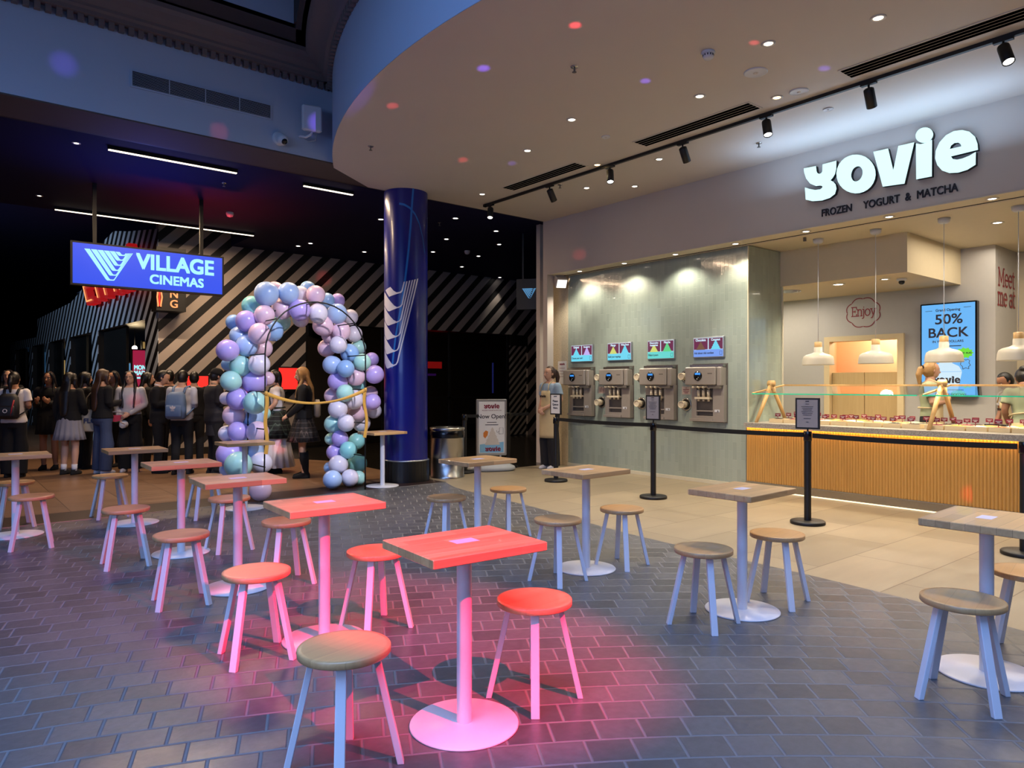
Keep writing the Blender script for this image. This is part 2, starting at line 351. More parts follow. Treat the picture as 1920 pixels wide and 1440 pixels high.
# things that give off light
M_['lamp'] = emis('lit lamp lens', (1.0, 0.86, 0.66), 9.0)
M_['lampw'] = emis('lit warm lamp lens', (1.0, 0.66, 0.28), 9.0)
M_['lampc'] = emis('lit cool lamp lens', (1.0, 0.95, 0.88), 9.0)
M_['lampoff'] = mat('unlit lamp rim', 'd6cfc4', 0.4, noise=0)
M_['tube'] = emis('lit linear tube', (1.0, 0.84, 0.62), 3.2)
M_['ledwarm'] = emis('warm led strip', (1.0, 0.52, 0.12), 30.0)
M_['ledfloor'] = emis('pale led strip', (1.0, 0.80, 0.48), 2.2)
M_['yovie'] = emis('lit white sign face', (0.66, 0.97, 1.0), 1.2)
M_['signblue'] = emis('lit blue sign face', (0.012, 0.075, 0.86), 1.0)
M_['signcyan'] = emis('lit pale cyan lettering', (0.40, 0.92, 1.0), 1.0)
M_['neonred'] = emis('red channel letter glow', (0.75, 0.012, 0.015), 0.4)
M_['neonorange'] = emis('orange neon tube', (1.0, 0.30, 0.10), 1.6)
M_['neonredbright'] = emis('bright red neon', (1.0, 0.02, 0.015), 1.3)
M_['purple'] = emis('violet neon', (0.25, 0.03, 0.5), 0.5)
M_['bluebar'] = emis('blue light bar', (0.12, 0.15, 0.75), 0.6)
M_['cyanscreen'] = emis('cyan screen glow', (0.12, 0.4, 0.75), 0.55)
M_['posterred'] = emis('lit crimson poster', (0.32, 0.012, 0.05), 1.0)
M_['warmroom'] = emis('warm lit panel', (0.55, 0.35, 0.12), 0.5)
M_['bluepanel'] = emis('blue lit panel', (0.03, 0.12, 0.26), 0.6)
M_['scr_maroon'] = emis('screen maroon', (0.13, 0.008, 0.06), 1.0)
M_['scr_cyan'] = emis('screen cyan', (0.14, 0.66, 0.86), 1.0)
M_['scr_teal'] = emis('screen teal', (0.12, 0.66, 0.62), 1.0)
M_['scr_blue'] = emis('screen periwinkle', (0.17, 0.33, 0.86), 1.0)
M_['scr_white'] = emis('screen white', (0.62, 0.82, 0.95), 1.0)
M_['scr_lav'] = emis('screen lavender', (0.52, 0.42, 0.86), 1.0)
M_['scr_yellow'] = emis('screen yellow', (0.62, 0.66, 0.16), 1.0)
M_['scr_green'] = emis('screen green', (0.10, 0.62, 0.24), 1.0)
M_['scr_lime'] = emis('screen lime', (0.16, 0.72, 0.03), 1.0)
M_['scr_choc'] = emis('screen brown', (0.16, 0.075, 0.04), 1.0)
M_['scr_sky'] = emis('screen sky blue', (0.13, 0.46, 0.92), 1.0)
M_['scr_ink'] = emis('screen dark ink', (0.012, 0.008, 0.02), 1.0)
M_['scr_lcd'] = emis('small blue display', (0.03, 0.30, 0.9), 1.0)
BAL = {'pale pink': balloon_mat('pale pink latex', 'f0cfe0'), 'mint green': balloon_mat('mint green latex', 'b9ece0'), 'pale blue': balloon_mat('pale blue latex', 'b4cff5'),
       'sky blue': balloon_mat('sky blue latex', '9cc4f2'), 'lilac': balloon_mat('lilac latex', 'c8b2f2'), 'white': balloon_mat('pearl white latex', 'ece6f2'), 'aqua': balloon_mat('aqua latex', '98e0de')}
# ------------------------------------------------------------------ mesh helpers
class MB:
    def __init__(s): s.v = []; s.f = []; s.mi = []; s.sm = []
    def add(s, vs, fs, mi=0, smooth=False, M=None):
        o = len(s.v)
        s.v += [tuple(M @ Vector(p)) for p in vs] if M is not None else [tuple(p) for p in vs]
        for f in fs: s.f.append(tuple(o + i for i in f)); s.mi.append(mi); s.sm.append(smooth)
        return s
    def box(s, x0, x1, y0, y1, z0, z1, mi=0, M=None):
        vs = [(x, y, z) for z in (z0, z1) for y in (y0, y1) for x in (x0, x1)]
        return s.add(vs, [(0, 2, 3, 1), (4, 5, 7, 6), (0, 1, 5, 4), (2, 6, 7, 3), (0, 4, 6, 2), (1, 3, 7, 5)], mi, False, M)
    def rbox(s, x0, x1, y0, y1, z0, z1, r, mi=0, M=None):     # box with chamfered upright and horizontal edges
        vs = []; fs = []
        def ring(z, i): return [(x0 + i + r, y0 + i, z), (x1 - i - r, y0 + i, z), (x1 - i, y0 + i + r, z), (x1 - i, y1 - i - r, z), (x1 - i - r, y1 - i, z), (x0 + i + r, y1 - i, z), (x0 + i, y1 - i - r, z), (x0 + i, y0 + i + r, z)]
        for z, i in ((z0, r), (z0 + r, 0), (z1 - r, 0), (z1, r)): vs += ring(z, i)
        fs.append(tuple(range(7, -1, -1))); fs.append(tuple(range(24, 32)))
        for k in range(3):
            for j in range(8): a = k * 8 + j; b_ = k * 8 + (j + 1) % 8; fs.append((a, b_, b_ + 8, a + 8))
        return s.add(vs, fs, mi, False, M)
    def lathe(s, prof, n=24, mi=0, smooth=True, M=None, cap=True):
        vs = []; fs = []
        for (r, z) in prof:
            for k in range(n): a = 2 * math.pi * k / n; vs.append((r * math.cos(a), r * math.sin(a), z))
        for i in range(len(prof) - 1):
            for k in range(n): a = i * n + k; b_ = i * n + (k + 1) % n; fs.append((a, b_, b_ + n, a + n))
        s.add(vs, fs, mi, smooth, M)
        if cap:
            if prof[0][0] > 1e-5: s.add([(prof[0][0] * math.cos(2 * math.pi * k / n), prof[0][0] * math.sin(2 * math.pi * k / n), prof[0][1]) for k in range(n)], [tuple(range(n - 1, -1, -1))], mi, False, M)
            if prof[-1][0] > 1e-5: s.add([(prof[-1][0] * math.cos(2 * math.pi * k / n), prof[-1][0] * math.sin(2 * math.pi * k / n), prof[-1][1]) for k in range(n)], [tuple(range(n))], mi, False, M)
        return s
    def cyl(s, a, b_, r0, r1=None, n=14, mi=0, smooth=True):
        return s.tube([a, b_], [r0, r0 if r1 is None else r1], n, mi, smooth)
    def tube(s, pts, rad, n=10, mi=0, smooth=True, flat=1.0, up=None, round_=False):
        pts = [Vector(p) for p in pts]
        if not isinstance(rad, (list, tuple)): rad = [rad] * len(pts)
        rad = list(rad)
        if round_:
            d0 = (pts[0] - pts[1]).normalized(); d1 = (pts[-1] - pts[-2]).normalized(); r0, r1 = rad[0], rad[-1]
            pts = [pts[0] + d0 * r0 * .9, pts[0] + d0 * r0 * .6] + pts + [pts[-1] + d1 * r1 * .6, pts[-1] + d1 * r1 * .9]
            rad = [r0 * .35, r0 * .78] + rad + [r1 * .78, r1 * .35]
        vs = []; fs = []; N = len(pts); prev = None
        for i, p in enumerate(pts):
            t = (pts[min(i + 1, N - 1)] - pts[max(i - 1, 0)]).normalized()
            if prev is None:
                u = Vector(up) if up else (Vector((0, 0, 1)) if abs(t.z) < .9 else Vector((0, 1, 0)))
                u = (u - t * u.dot(t)).normalized()
            else:
                u = prev - t * prev.dot(t)
                u = u.normalized() if u.length > 1e-6 else prev
            prev = u; q = t.cross(u)
            for k in range(n):
                a = 2 * math.pi * k / n; vs.append(p + (u * math.cos(a) + q * math.sin(a) * flat) * rad[i])
        for i in range(N - 1):
            for k in range(n): a = i * n + k; b_ = i * n + (k + 1) % n; fs.append((a, b_, b_ + n, a + n))
        fs.append(tuple(range(n - 1, -1, -1))); fs.append(tuple(range((N - 1) * n, N * n)))
        return s.add(vs, fs, mi, smooth)
    def loft(s, rings, n=16, mi=0, M=None, smooth=True, sup=2.0):   # rings: (cx, cy, z, rx, ry)
        vs = []; fs = []
        for (cx, cy, z, rx, ry) in rings:
            for k in range(n):
                a = 2 * math.pi * k / n; c, q = math.cos(a), math.sin(a)
                if sup != 2.0: c = math.copysign(abs(c) ** (2 / sup), c); q = math.copysign(abs(q) ** (2 / sup), q)
                vs.append((cx + rx * c, cy + ry * q, z))
        N = len(rings)
        for i in range(N - 1):
            for k in range(n): a = i * n + k; b_ = i * n + (k + 1) % n; fs.append((a, b_, b_ + n, a + n))
        fs.append(tuple(range(n - 1, -1, -1))); fs.append(tuple(range((N - 1) * n, N * n)))
        return s.add(vs, fs, mi, smooth, M)
    def ell(s, c, rx, ry, rz, n=16, m=10, mi=0, M=None):
        rings = []
        for i in range(1, m): a = math.pi * i / m; rings.append((c[0], c[1], c[2] - rz * math.cos(a), rx * math.sin(a), ry * math.sin(a)))
        return s.loft(rings, n, mi, M)
    def mesh(s, me, M=None, mi=0, smooth=False):
        return s.add([v.co[:] for v in me.vertices], [tuple(p.vertices) for p in me.polygons], mi, smooth, M)
    def poly(s, polys, depth, M=None, mi=0):      # filled 2D outlines (first outer, further ones holes) given thickness
        cu = bpy.data.curves.new('outline', 'CURVE'); cu.dimensions = '2D'; cu.fill_mode = 'BOTH'; cu.extrude = depth / 2
        for P in polys:
            sp = cu.splines.new('POLY'); sp.points.add(len(P) - 1); sp.use_cyclic_u = True
            for k, (x, y) in enumerate(P): sp.points[k].co = (x, y, 0, 1)
        o = bpy.data.objects.new('outline', cu); me = bpy.data.meshes.new_from_object(o)
        s.mesh(me, (M if M is not None else Matrix()) @ Matrix.Translation((0, 0, depth / 2)), mi)
        bpy.data.objects.remove(o); bpy.data.curves.remove(cu); bpy.data.meshes.remove(me); return s
    def text(s, body, size, M=None, mi=0, depth=0.004, align='CENTER', bold=0.0, sx=1.0, space=1.0, shear=0.0):
        cu = bpy.data.curves.new('lettering', 'FONT'); cu.body = body; cu.size = size; cu.align_x = align; cu.align_y = 'CENTER'
        cu.extrude = depth / 2; cu.offset = min(bold, 0.0); cu.space_character = space; cu.shear = shear; cu.resolution_u = 4
        o = bpy.data.objects.new('lettering', cu); me = bpy.data.meshes.new_from_object(o)
        for q_, (ox, oy) in enumerate(((0, 0),) if bold <= 0 else ((-bold, -bold), (bold, -bold), (-bold, bold), (bold, bold))):
            s.mesh(me, (M if M is not None else Matrix()) @ Matrix.Translation((ox, oy, depth / 2 + q_ * .00025)) @ Matrix.Diagonal((sx, 1, 1, 1)), mi)
        bpy.data.objects.remove(o); bpy.data.curves.remove(cu); bpy.data.meshes.remove(me); return s
    def build(s, name, mats, parent=None, loc=(0, 0, 0), rotz=0.0, mods=None):
        me = bpy.data.meshes.new(name); me.from_pydata(s.v, [], s.f); me.update()
        if not isinstance(mats, (list, tuple)): mats = [mats]
        for m in mats: me.materials.append(M_[m] if isinstance(m, str) else m)
        me.polygons.foreach_set('material_index', s.mi); me.polygons.foreach_set('use_smooth', s.sm)
        o = bpy.data.objects.new(name, me); COL.objects.link(o)
        o.location = loc; o.rotation_euler = (0, 0, rotz)
        if parent is not None: o.parent = parent
        if mods == 'bevel':
            b_ = o.modifiers.new('bevel', 'BEVEL'); b_.width = 0.003; b_.segments = 2; b_.limit_method = 'ANGLE'
        return o
def tag(o, label, cat, group=None):
    o['label'] = label; o['category'] = cat
    if group: o['group'] = group
    return o
def thing(name, label, cat, loc=(0, 0, 0), rotz=0.0, group=None):
    o = bpy.data.objects.new(name, None); COL.objects.link(o); o.empty_display_size = .1
    o.location = loc; o.rotation_euler = (0, 0, rotz); return tag(o, label, cat, group)
def struct(o): o['kind'] = 'structure'; return o
def dup(root, loc, rotz=None, label=None, group=None):
    r = root.copy(); COL.objects.link(r); r.location = loc
    if rotz is not None: r.rotation_euler = (0, 0, rotz)
    if label: r['label'] = label
    if group: r['group'] = group
    for ch in list(root.children):
        c = ch.copy(); COL.objects.link(c); c.parent = r
        for g in list(ch.children): d = g.copy(); COL.objects.link(d); d.parent = c
    return r
def FX(X, Y, z): return Matrix(((0, 0, -1, X), (-1, 0, 0, Y), (0, 1, 0, z), (0, 0, 0, 1)))     # faces -X, reads along -Y
def FY(X, Y, z): return Matrix(((1, 0, 0, X), (0, 0, -1, Y), (0, 1, 0, z), (0, 0, 0, 1)))      # faces -Y, reads along +X
def rotm(M, deg): return M @ Matrix.Rotation(R(deg), 4, 'Z')

# ------------------------------------------------------------------ the setting: floors
BORDER = [(5.75, 8.55), (5.58, 8.1), (5.50, 7.7), (5.45, 7.1), (5.38, 6.3), (5.28, 5.6), (5.17, 5.05), (5.09, 4.45), (5.06, 3.95), (5.03, 3.1), (5.01, 2.6), (4.95, 1.93), (4.82, 1.29), (4.6, .5), (4.1, -1), (3.3, -3), (2.2, -6)]
b = MB(); b.add([(x, y, 0) for x, y in [(-9, -6), (-9, 8.55)]] + [(x, y, 0) for x, y in BORDER], [tuple(range(len(BORDER) + 1, -1, -1))])
struct(b.build('floor', 'paver'))
b = MB()
b.add([(x, y, 0) for x, y in BORDER[::-1]] + [(5.75, 9.30, 0), (9.6, 9.30, 0), (9.6, -6, 0)], [tuple(range(len(BORDER) + 2, -1, -1))])
b.add([(9.6, -6, 0), (13, -6, 0), (13, 9, 0), (9.6, 9, 0)], [(0, 1, 2, 3)])
struct(b.build('floor_tile', 'beige_tile'))
b = MB(); b.box(-9, 5.75, 8.55, 9.17, -.02, .001); struct(b.build('floor_band', 'band'))
b = MB(); b.add([(-9, 9.17, 0), (5.75, 9.17, 0), (5.75, 12.2, 0), (4.3, 15.3, 0), (4.3, 36, 0), (-9, 36, 0)], [(0, 1, 2, 3, 4, 5)]); struct(b.build('floor_foyer', 'brown_tile'))
b = MB(); b.add([(5.75, 9.30, 0), (18, 9.30, 0), (18, 24, 0), (4.3, 24, 0), (4.3, 15.3, 0), (5.75, 12.2, 0)], [(0, 1, 2, 3, 4, 5)]); struct(b.build('floor_dark', 'dark_floor'))
b = MB(); b.box(-9, 5.75, 8.535, 8.55, 0, .004); struct(b.build('trim_1', 'alum'))

# ------------------------------------------------------------------ ceilings, beam and curved bulkhead
AC, AR = (10.74, 4.9), 7.65
def arc(r, a0=151.0, a1=262.0, n=64): return [(AC[0] + r * math.cos(R(a0 + (a1 - a0) * k / n)), AC[1] + r * math.sin(R(a0 + (a1 - a0) * k / n))) for k in range(n + 1)]
A0 = arc(AR)
pts = A0[::-1] + [(4.83, 9.15), (8.4, 9.15), (8.4, -2.68)]
b = MB(); n = len(pts)
b.add([(x, y, 4.22) for x, y in pts] + [(x, y, 4.226) for x, y in pts], [tuple(range(n - 1, -1, -1)), tuple(range(n, 2 * n))] + [(i, (i + 1) % n, (i + 1) % n + n, i + n) for i in range(n)])
struct(b.build('ceiling', 'ceiling'))
def arcband(prof, mat_, name):      # profile (radius offset, z) swept along the arc
    b = MB(); vs = []
    for (dr, z) in prof: vs += [(x, y, z) for x, y in arc(AR + dr)]
    m = len(A0); fs = []
    for i in range(len(prof) - 1):
        for k in range(m - 1): a = i * m + k; fs.append((a, a + m, a + m + 1, a + 1))
    b.add(vs, fs, 0, True); return struct(b.build(name, mat_))
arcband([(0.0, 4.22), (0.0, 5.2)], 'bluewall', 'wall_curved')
PROF = [(0.0, 5.20), (0.10, 5.20), (0.10, 5.24), (0.13, 5.26), (0.13, 5.29), (0.20, 5.33), (0.28, 5.36), (0.31, 5.40), (0.31, 5.45), (0.36, 5.45)]
arcband(PROF, 'cornice', 'trim_2')
def dentil_arc():
    b = MB(); k = 0; a = 152.0
    while a < 235:
        M = Matrix.Translation((AC[0], AC[1], 0)) @ Matrix.Rotation(R(a), 4, 'Z')
        b.box(AR + .001, AR + .06, -.026, .026, 5.13, 5.205, 0, M); a += math.degrees(.093 / AR)
    return struct(b.build('trim_3', 'cornice'))
dentil_arc()
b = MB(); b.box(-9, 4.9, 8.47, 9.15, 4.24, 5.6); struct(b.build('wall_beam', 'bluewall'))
b = MB(); b.box(-9, 4.95, 8.475, 9.16, 4.225, 4.239); struct(b.build('ceiling_beam', 'beamunder'))
b = MB(); vs = []; P2 = [(dr, z) for dr, z in PROF]
for (dr, z) in P2: vs += [(-9, 8.47 - dr, z), (4.05, 8.47 - dr, z)]
b.add(vs, [(2 * i, 2 * i + 1, 2 * i + 3, 2 * i + 2) for i in range(len(P2) - 1)]); struct(b.build('trim_4', 'cornice'))
b = MB(); x = -2.0
while x < 3.98: b.box(x, x + .052, 8.41, 8.469, 5.13, 5.205); x += .093
struct(b.build('trim_5', 'cornice'))
b = MB(); b.box(-9, 4.3, 7.81, 8.2, 5.45, 5.5)
A1, A2 = arc(AR + .42), arc(AR + .30); m = len(A1)
b.add([(x, y, 5.45) for x, y in A1] + [(x, y, 5.45) for x, y in A2], [(i, i + 1, i + 1 + m, i + m) for i in range(m - 1)])
b.add([(-9, 7.81, 5.5), (3.20, 7.81, 5.5), (3.20, 7.81, 5.455), (-9, 7.81, 5.455)], [(0, 1, 2, 3)])
struct(b.build('ceiling_upper', 'darkceil'))
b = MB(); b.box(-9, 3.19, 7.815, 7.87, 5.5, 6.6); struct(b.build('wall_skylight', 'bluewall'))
b = MB(); b.box(3.19, 3.6, 6.2, 7.87, 5.501, 6.6); struct(b.build('wall_upstand', 'darkceil'))

# foyer ceiling
b = MB()
b.box(-9, 18, 9.17, 13.9, 4.30, 4.36); b.box(4.85, 18, 13.9, 15.6, 4.30, 4.36); b.box(4.85, 4.9, 13.9, 15.3, 4.36, 5.4); b.box(-9, 4.85, 13.9, 38, 5.35, 5.4)
struct(b.build('ceiling_foyer', 'navy'))
b = MB(); b.box(-9, 8.2, 9.16, 9.2, 4.225, 4.30); struct(b.build('trim_6', 'black'))

# ------------------------------------------------------------------ foyer walls: black and cream stripes
CREAM, DARK = hexc('a89d95'), hexc('0b0b0d')
M_['stripe'] = stripes('diagonal cream and black wall stripes', CREAM, DARK, 0.44, 0.54, (1, 0, -1, -0.14))
M_['stripe2'] = stripes('narrow diagonal cream and black stripes', hexc('b0aaa0'), DARK, 0.205, 0.5, (1, 0, -1, 0.0))
M_['stripe3'] = stripes('diagonal cream and black facade stripes', hexc('b9c3cf'), DARK, 0.44, 0.5, (0, -1, -1, 0.1))
b = MB(); b.box(3.46, 6.48, 15.2, 15.4, 0, 4.75); b.box(6.48, 13.35, 15.2, 15.4, 2.79, 4.75); b.box(13.0, 13.35, 15.2, 15.4, 0, 2.79)
struct(b.build('wall_striped', 'stripe'))
b = MB(); b.box(12.38, 13.0, 15.26, 15.34, 0.02, 2.5); struct(b.build('door_1', 'stripe2'))
b = MB(); b.box(3.46, 6.48, 15.17, 15.199, 0, .14); struct(b.build('baseboard_foyer', 'black'))
b = MB(); b.box(13.35, 18, 15.2, 15.4, 0, 4.6); b.box(6.4, 18, 20.5, 20.7, 0, 3.2); b.box(6.48, 18, 15.4, 20.6, 2.85, 2.95); b.box(12.38, 13.0, 15.2, 15.4, 2.5, 2.788); b.box(17.0, 17.2, 9.3, 15.2, 0, 4.4)
struct(b.build('wall_foyer_dark', 'black'))
# side facade of the foyer lounge: header with a curved top over a row of openings
fe = Vector((-.05, 1, 0)).normalized()
FM = Matrix(((-fe.x, 0, -fe.y, 3.45), (-fe.y, 0, fe.x, 15.2), (0, 1, 0, 0), (0, 0, 0, 1)))
top = [(0, 4.47), (-2.2, 4.77), (-3.4, 4.97), (-4.4, 4.88), (-5.3, 4.5), (-6.1, 4.15), (-6.7, 3.95), (-8.1, 3.72), (-13.4, 3.62), (-13.6, 3.02), (-16, 3.05), (-19.8, 3.12)]
b = MB(); b.poly([[(0, 2.75)] + top + [(-19.8, 2.75)]], .22, FM @ Matrix.Translation((0, 0, -.22)))
for (a, c) in [(0, .87), (4.95, 5.58), (8.23, 8.89), (11.44, 11.99), (14.51, 15.17), (18.4, 19.8)]: b.box(-c, -a, 0, 2.75, -.02, 0, 0, FM)
struct(b.build('wall_facade', 'stripe3'))
b = MB()
for (a, c) in [(0, .87), (4.95, 5.58), (8.23, 8.89), (11.44, 11.99), (14.51, 15.17), (18.4, 19.8)]: b.box(-c + .01, -a - .01, 0, 2.749, -.22, -.021, 0, FM)
struct(b.build('wall_facade_inner', 'black'))
b = MB(); b.box(-19.8, -.9, 0, 2.75, -4.3, -4.2, 0, FM); b.box(-19.8, -.4, 2.76, 2.85, -4.3, -.23, 0, FM)
for a, c in ((2.9, 4.95), (6.9, 8.23), (10.2, 11.44), (13.4, 14.51), (16.9, 18.4)): b.box(-c, -a, .02, 2.74, -.20, -.14, 0, FM)
struct(b.build('wall_lounge_dark', 'black'))
b = MB(); b.box(-9, 9, 36, 36.2, 0, 5.4); b.box(-9.2, -9, 9.2, 36, 0, 5.4); struct(b.build('wall_corridor', 'void'))
b = MB(); b.box(-9, 2.35, 33, 33.3, 3.05, 5.35); struct(b.build('wall_corridor_drop', 'void'))

# ------------------------------------------------------------------ the shop shell
b = MB(); b.box(8.2, 8.40, -6, 9.18, 3.31, 4.225); b.box(8.2, 8.6, -6, 9.18, 3.30, 3.312); struct(b.build('wall_fascia', 'fascia'))
b = MB(); b.box(8.201, 8.47, -6, 9.06, 3.292, 3.3); struct(b.build('trim_7', 'soffit'))
b = MB(); b.box(8.2, 8.34, 9.07, 9.18, 0, 3.30); b.box(8.5, 17, 9.6, 9.7, 0, 4.4); struct(b.build('wall_jamb', 'fascia'))
b = MB(); b.box(8.6, 9.3, 8.972, 9.6, 0, 3.30); struct(b.build('wall_concrete', 'concrete'))
b = MB(); b.box(8.6, 9.46, 5.45, 8.97, 0, 3.30); struct(b.build('wall_green', 'sage'))
b = MB(); b.box(8.592, 8.61, 5.442, 5.456, .9, 3.29); b.box(9.45, 9.468, 5.43, 5.45, 0, 2.81); struct(b.build('trim_8', 'trimcream'))
b = MB(); b.box(8.575, 8.6, 5.45, 8.97, 0, .05); struct(b.build('baseboard_green', 'trimcream'))
b = MB(); b.box(8.48, 13, -6, 8.97, 3.31, 3.36); struct(b.build('ceiling_shop', 'soffit'))
b = MB(); b.box(9.42, 11.2, 3.74, 8.9, 2.81, 3.309); struct(b.build('wall_bulkhead', 'bulk'))
b = MB(); b.box(11.2, 11.3, 3.32, 4.54, 0, 3.309); b.box(11.2, 11.3, 5.63, 8.97, 0, 3.309); b.box(11.2, 11.3, 4.54, 5.63, 2.12, 3.309); b.box(11.3, 12.1, 3.32, 3.42, 0, 3.309)
struct(b.build('wall_back', 'shopgrey'))
b = MB(); b.box(12.1, 12.2, -6, 3.42, 0, 3.309); struct(b.build('wall_right', 'bulk'))
b = MB(); b.box(12.4, 12.5, 4.0, 6.2, 0, 2.6); b.box(11.3, 12.4, 6.1, 6.2, 0, 2.6); b.box(11.3, 12.4, 4.0, 4.1, 0, 2.6); b.box(11.3, 12.5, 4.0, 6.2, 2.6, 2.65); struct(b.build('wall_backroom', 'orange'))
b = MB(); b.box(11.15, 11.32, 4.48, 4.57, 0, 2.17); b.box(11.15, 11.32, 5.60, 5.69, 0, 2.17); b.box(11.15, 11.32, 4.57, 5.60, 2.09, 2.17); struct(b.build('trim_9', 'frame'))
d = thing('saloon_door', 'blond timber half height double door in the cream frame behind the counter', 'door', (11.25, 5.085, 0))
d['kind'] = 'thing'
for q, (y0, y1) in enumerate(((-.51, -.004), (.004, .51))):
    b = MB(); b.rbox(-.02, .02, y0, y1, .15, 1.6, .004); lf = b.build('door_leaf', 'doorwood', d)
    b = MB(); b.cyl((0, y0 if q == 0 else y1, 1.3), (0, y0 if q == 0 else y1, 1.45), .014); b.build('hinge', 'alum', lf)
# shop room fill and back room lights
# ------------------------------------------------------------------ blue column, bin
c = thing('column', 'round deep blue column with white chevron emblem and black plinth', 'column', (5.42, 9.10, 0)); c['kind'] = 'thing'
RC = .318
b = MB(); b.lathe([(RC, .31), (RC, 4.219)], 64); b.build('shaft', 'colblue', c)
b = MB(); b.lathe([(.345, 0), (.345, .30)], 40)
b.build('plinth', 'plinth', c)
b = MB()
for k in range(40): a = 2 * math.pi * k / 40; b.box(.3435, .347, -.003, .003, .004, .296, 0, Matrix.Rotation(a, 4, 'Z'))
b.build('plinth_joint', 'cdark', c)
b = MB(); b.lathe([(.34, .30), (.346, .306), (.33, .318)], 48); b.build('ring', 'alum', c)
def wrap(polys, name, m_, rr):       # outlines in (angle in degrees around the shaft, height) laid on the round shaft
    b = MB()
    for P in polys:
        me = bmesh.new(); vs = [me.verts.new((x, y, 0)) for x, y in P]; me.faces.new(vs)
        bmesh.ops.triangulate(me, faces=me.faces[:])
        for _ in range(2):
            bmesh.ops.subdivide_edges(me, edges=[e for e in me.edges if e.calc_length() > 5], cuts=3)
            bmesh.ops.triangulate(me, faces=me.faces[:])
        me.verts.index_update()
        b.add([(rr * math.cos(R(v.co.x)), rr * math.sin(R(v.co.x)), v.co.y / 40) for v in me.verts], [tuple(v.index for v in f.verts) for f in me.faces]); me.free()
    b.build(name, m_, c)
# emblem: heights times 40 so that degrees and heights are of like size
CHEV=[[(173.4,110.94),(195.9,112.43),(206.6,110.07),(214.9,109.06),(223.7,109.33),(228.0,110.16),(233.6,115.0),(236.9,115.2),(231.1,109.69),(226.9,108.67),(216.0,108.11),(191.3,106.79)],[(164.7,110.22),(173.4,109.05),(197.3,103.88),(209.0,101.41),(216.0,100.66),(223.7,101.09),(228.0,102.33),(239.8,115.21),(243.6,115.42),(231.5,102.01),(226.9,100.75),(218.2,100.04),(192.9,98.42),(186.3,98.66),(164.7,102.63)],[(164.7,101.92),(173.4,100.31),(194.4,95.73),(206.6,93.26),(214.9,92.36),(222.2,92.94),(225.4,94.24),(247.1,115.73),(250.7,115.95),(228.8,93.86),(224.8,92.56),(216.0,91.66),(189.7,90.21),(183.3,90.57),(167.1,94.04)],[(165.6,93.36),(173.4,92.04),(192.9,87.55),(204.0,84.87),(212.6,84.12),(219.4,84.66),(223.1,86.04),(254.1,116.08),(258.0,116.37),(226.5,85.71),(222.2,84.32),(213.7,83.42),(185.6,81.99),(179.7,82.52),(167.1,85.52)],[(165.6,85.06),(173.4,83.54),(189.7,79.6),(201.4,76.71),(209.5,75.88),(215.6,76.28),(218.9,77.57),(261.1,116.56),(265.2,116.82),(222.4,77.33),(218.2,75.9),(209.5,75.09),(183.3,73.73),(177.4,74.34),(167.1,77.46)],[(167.1,76.51),(173.4,75.04),(188.0,71.17),(200.1,68.3),(206.6,67.67),(212.6,68.17),(216.0,69.42),(268.8,117.08),(272.8,117.4),(219.4,69.19),(215.3,67.65),(206.6,66.79),(184.5,65.45),(177.4,66.28),(168.6,68.92)]]
SW1=[(259.4,171.34),(255.8,162.07),(251.6,148.23),(246.0,132.89),(237.9,117.58),(227.0,100.81),(212.5,84.08),(201.2,65.79)]
SW2=[(221.4,159.67),(235.2,159.02),(248.8,157.34),(263.1,154.0),(275.8,148.89),(287.2,141.61),(296.7,132.68)]
wrap(CHEV, 'emblem', 'collogo', RC + .0025)
def band(path, wdt): return [[(a - wdt / 2, z) for a, z in path] + [(a + wdt / 2, z) for a, z in path[::-1]]]
wrap(band(SW1, 5.0), 'swirl_line', 'colline', RC + .0012)
wrap([[(a, z - .5) for a, z in SW2] + [(a + 1, z + .7) for a, z in SW2[::-1]]], 'swirl_line', 'colline', RC + .0014)

t = thing('rubbish_bin', 'round brushed steel rubbish bin with black rim beside the blue column', 'bin', (6.10, 9.02, 0))
b = MB(); b.lathe([(.262, 0), (.262, .03), (.255, .035), (.255, .60), (.262, .605)], 40); b.build('body', 'steel', t)
b = MB(); b.lathe([(.262, .606), (.266, .64), (.266, .70), (.258, .715), (.20, .715), (.14, .66)], 40); b.build('lid', 'blackgloss', t)
b = MB(); b.lathe([(.258, .7155), (.267, .735), (.262, .757), (.21, .765), (.15, .735), (.145, .72)], 40, cap=False); b.build('rim', 'steel', t)

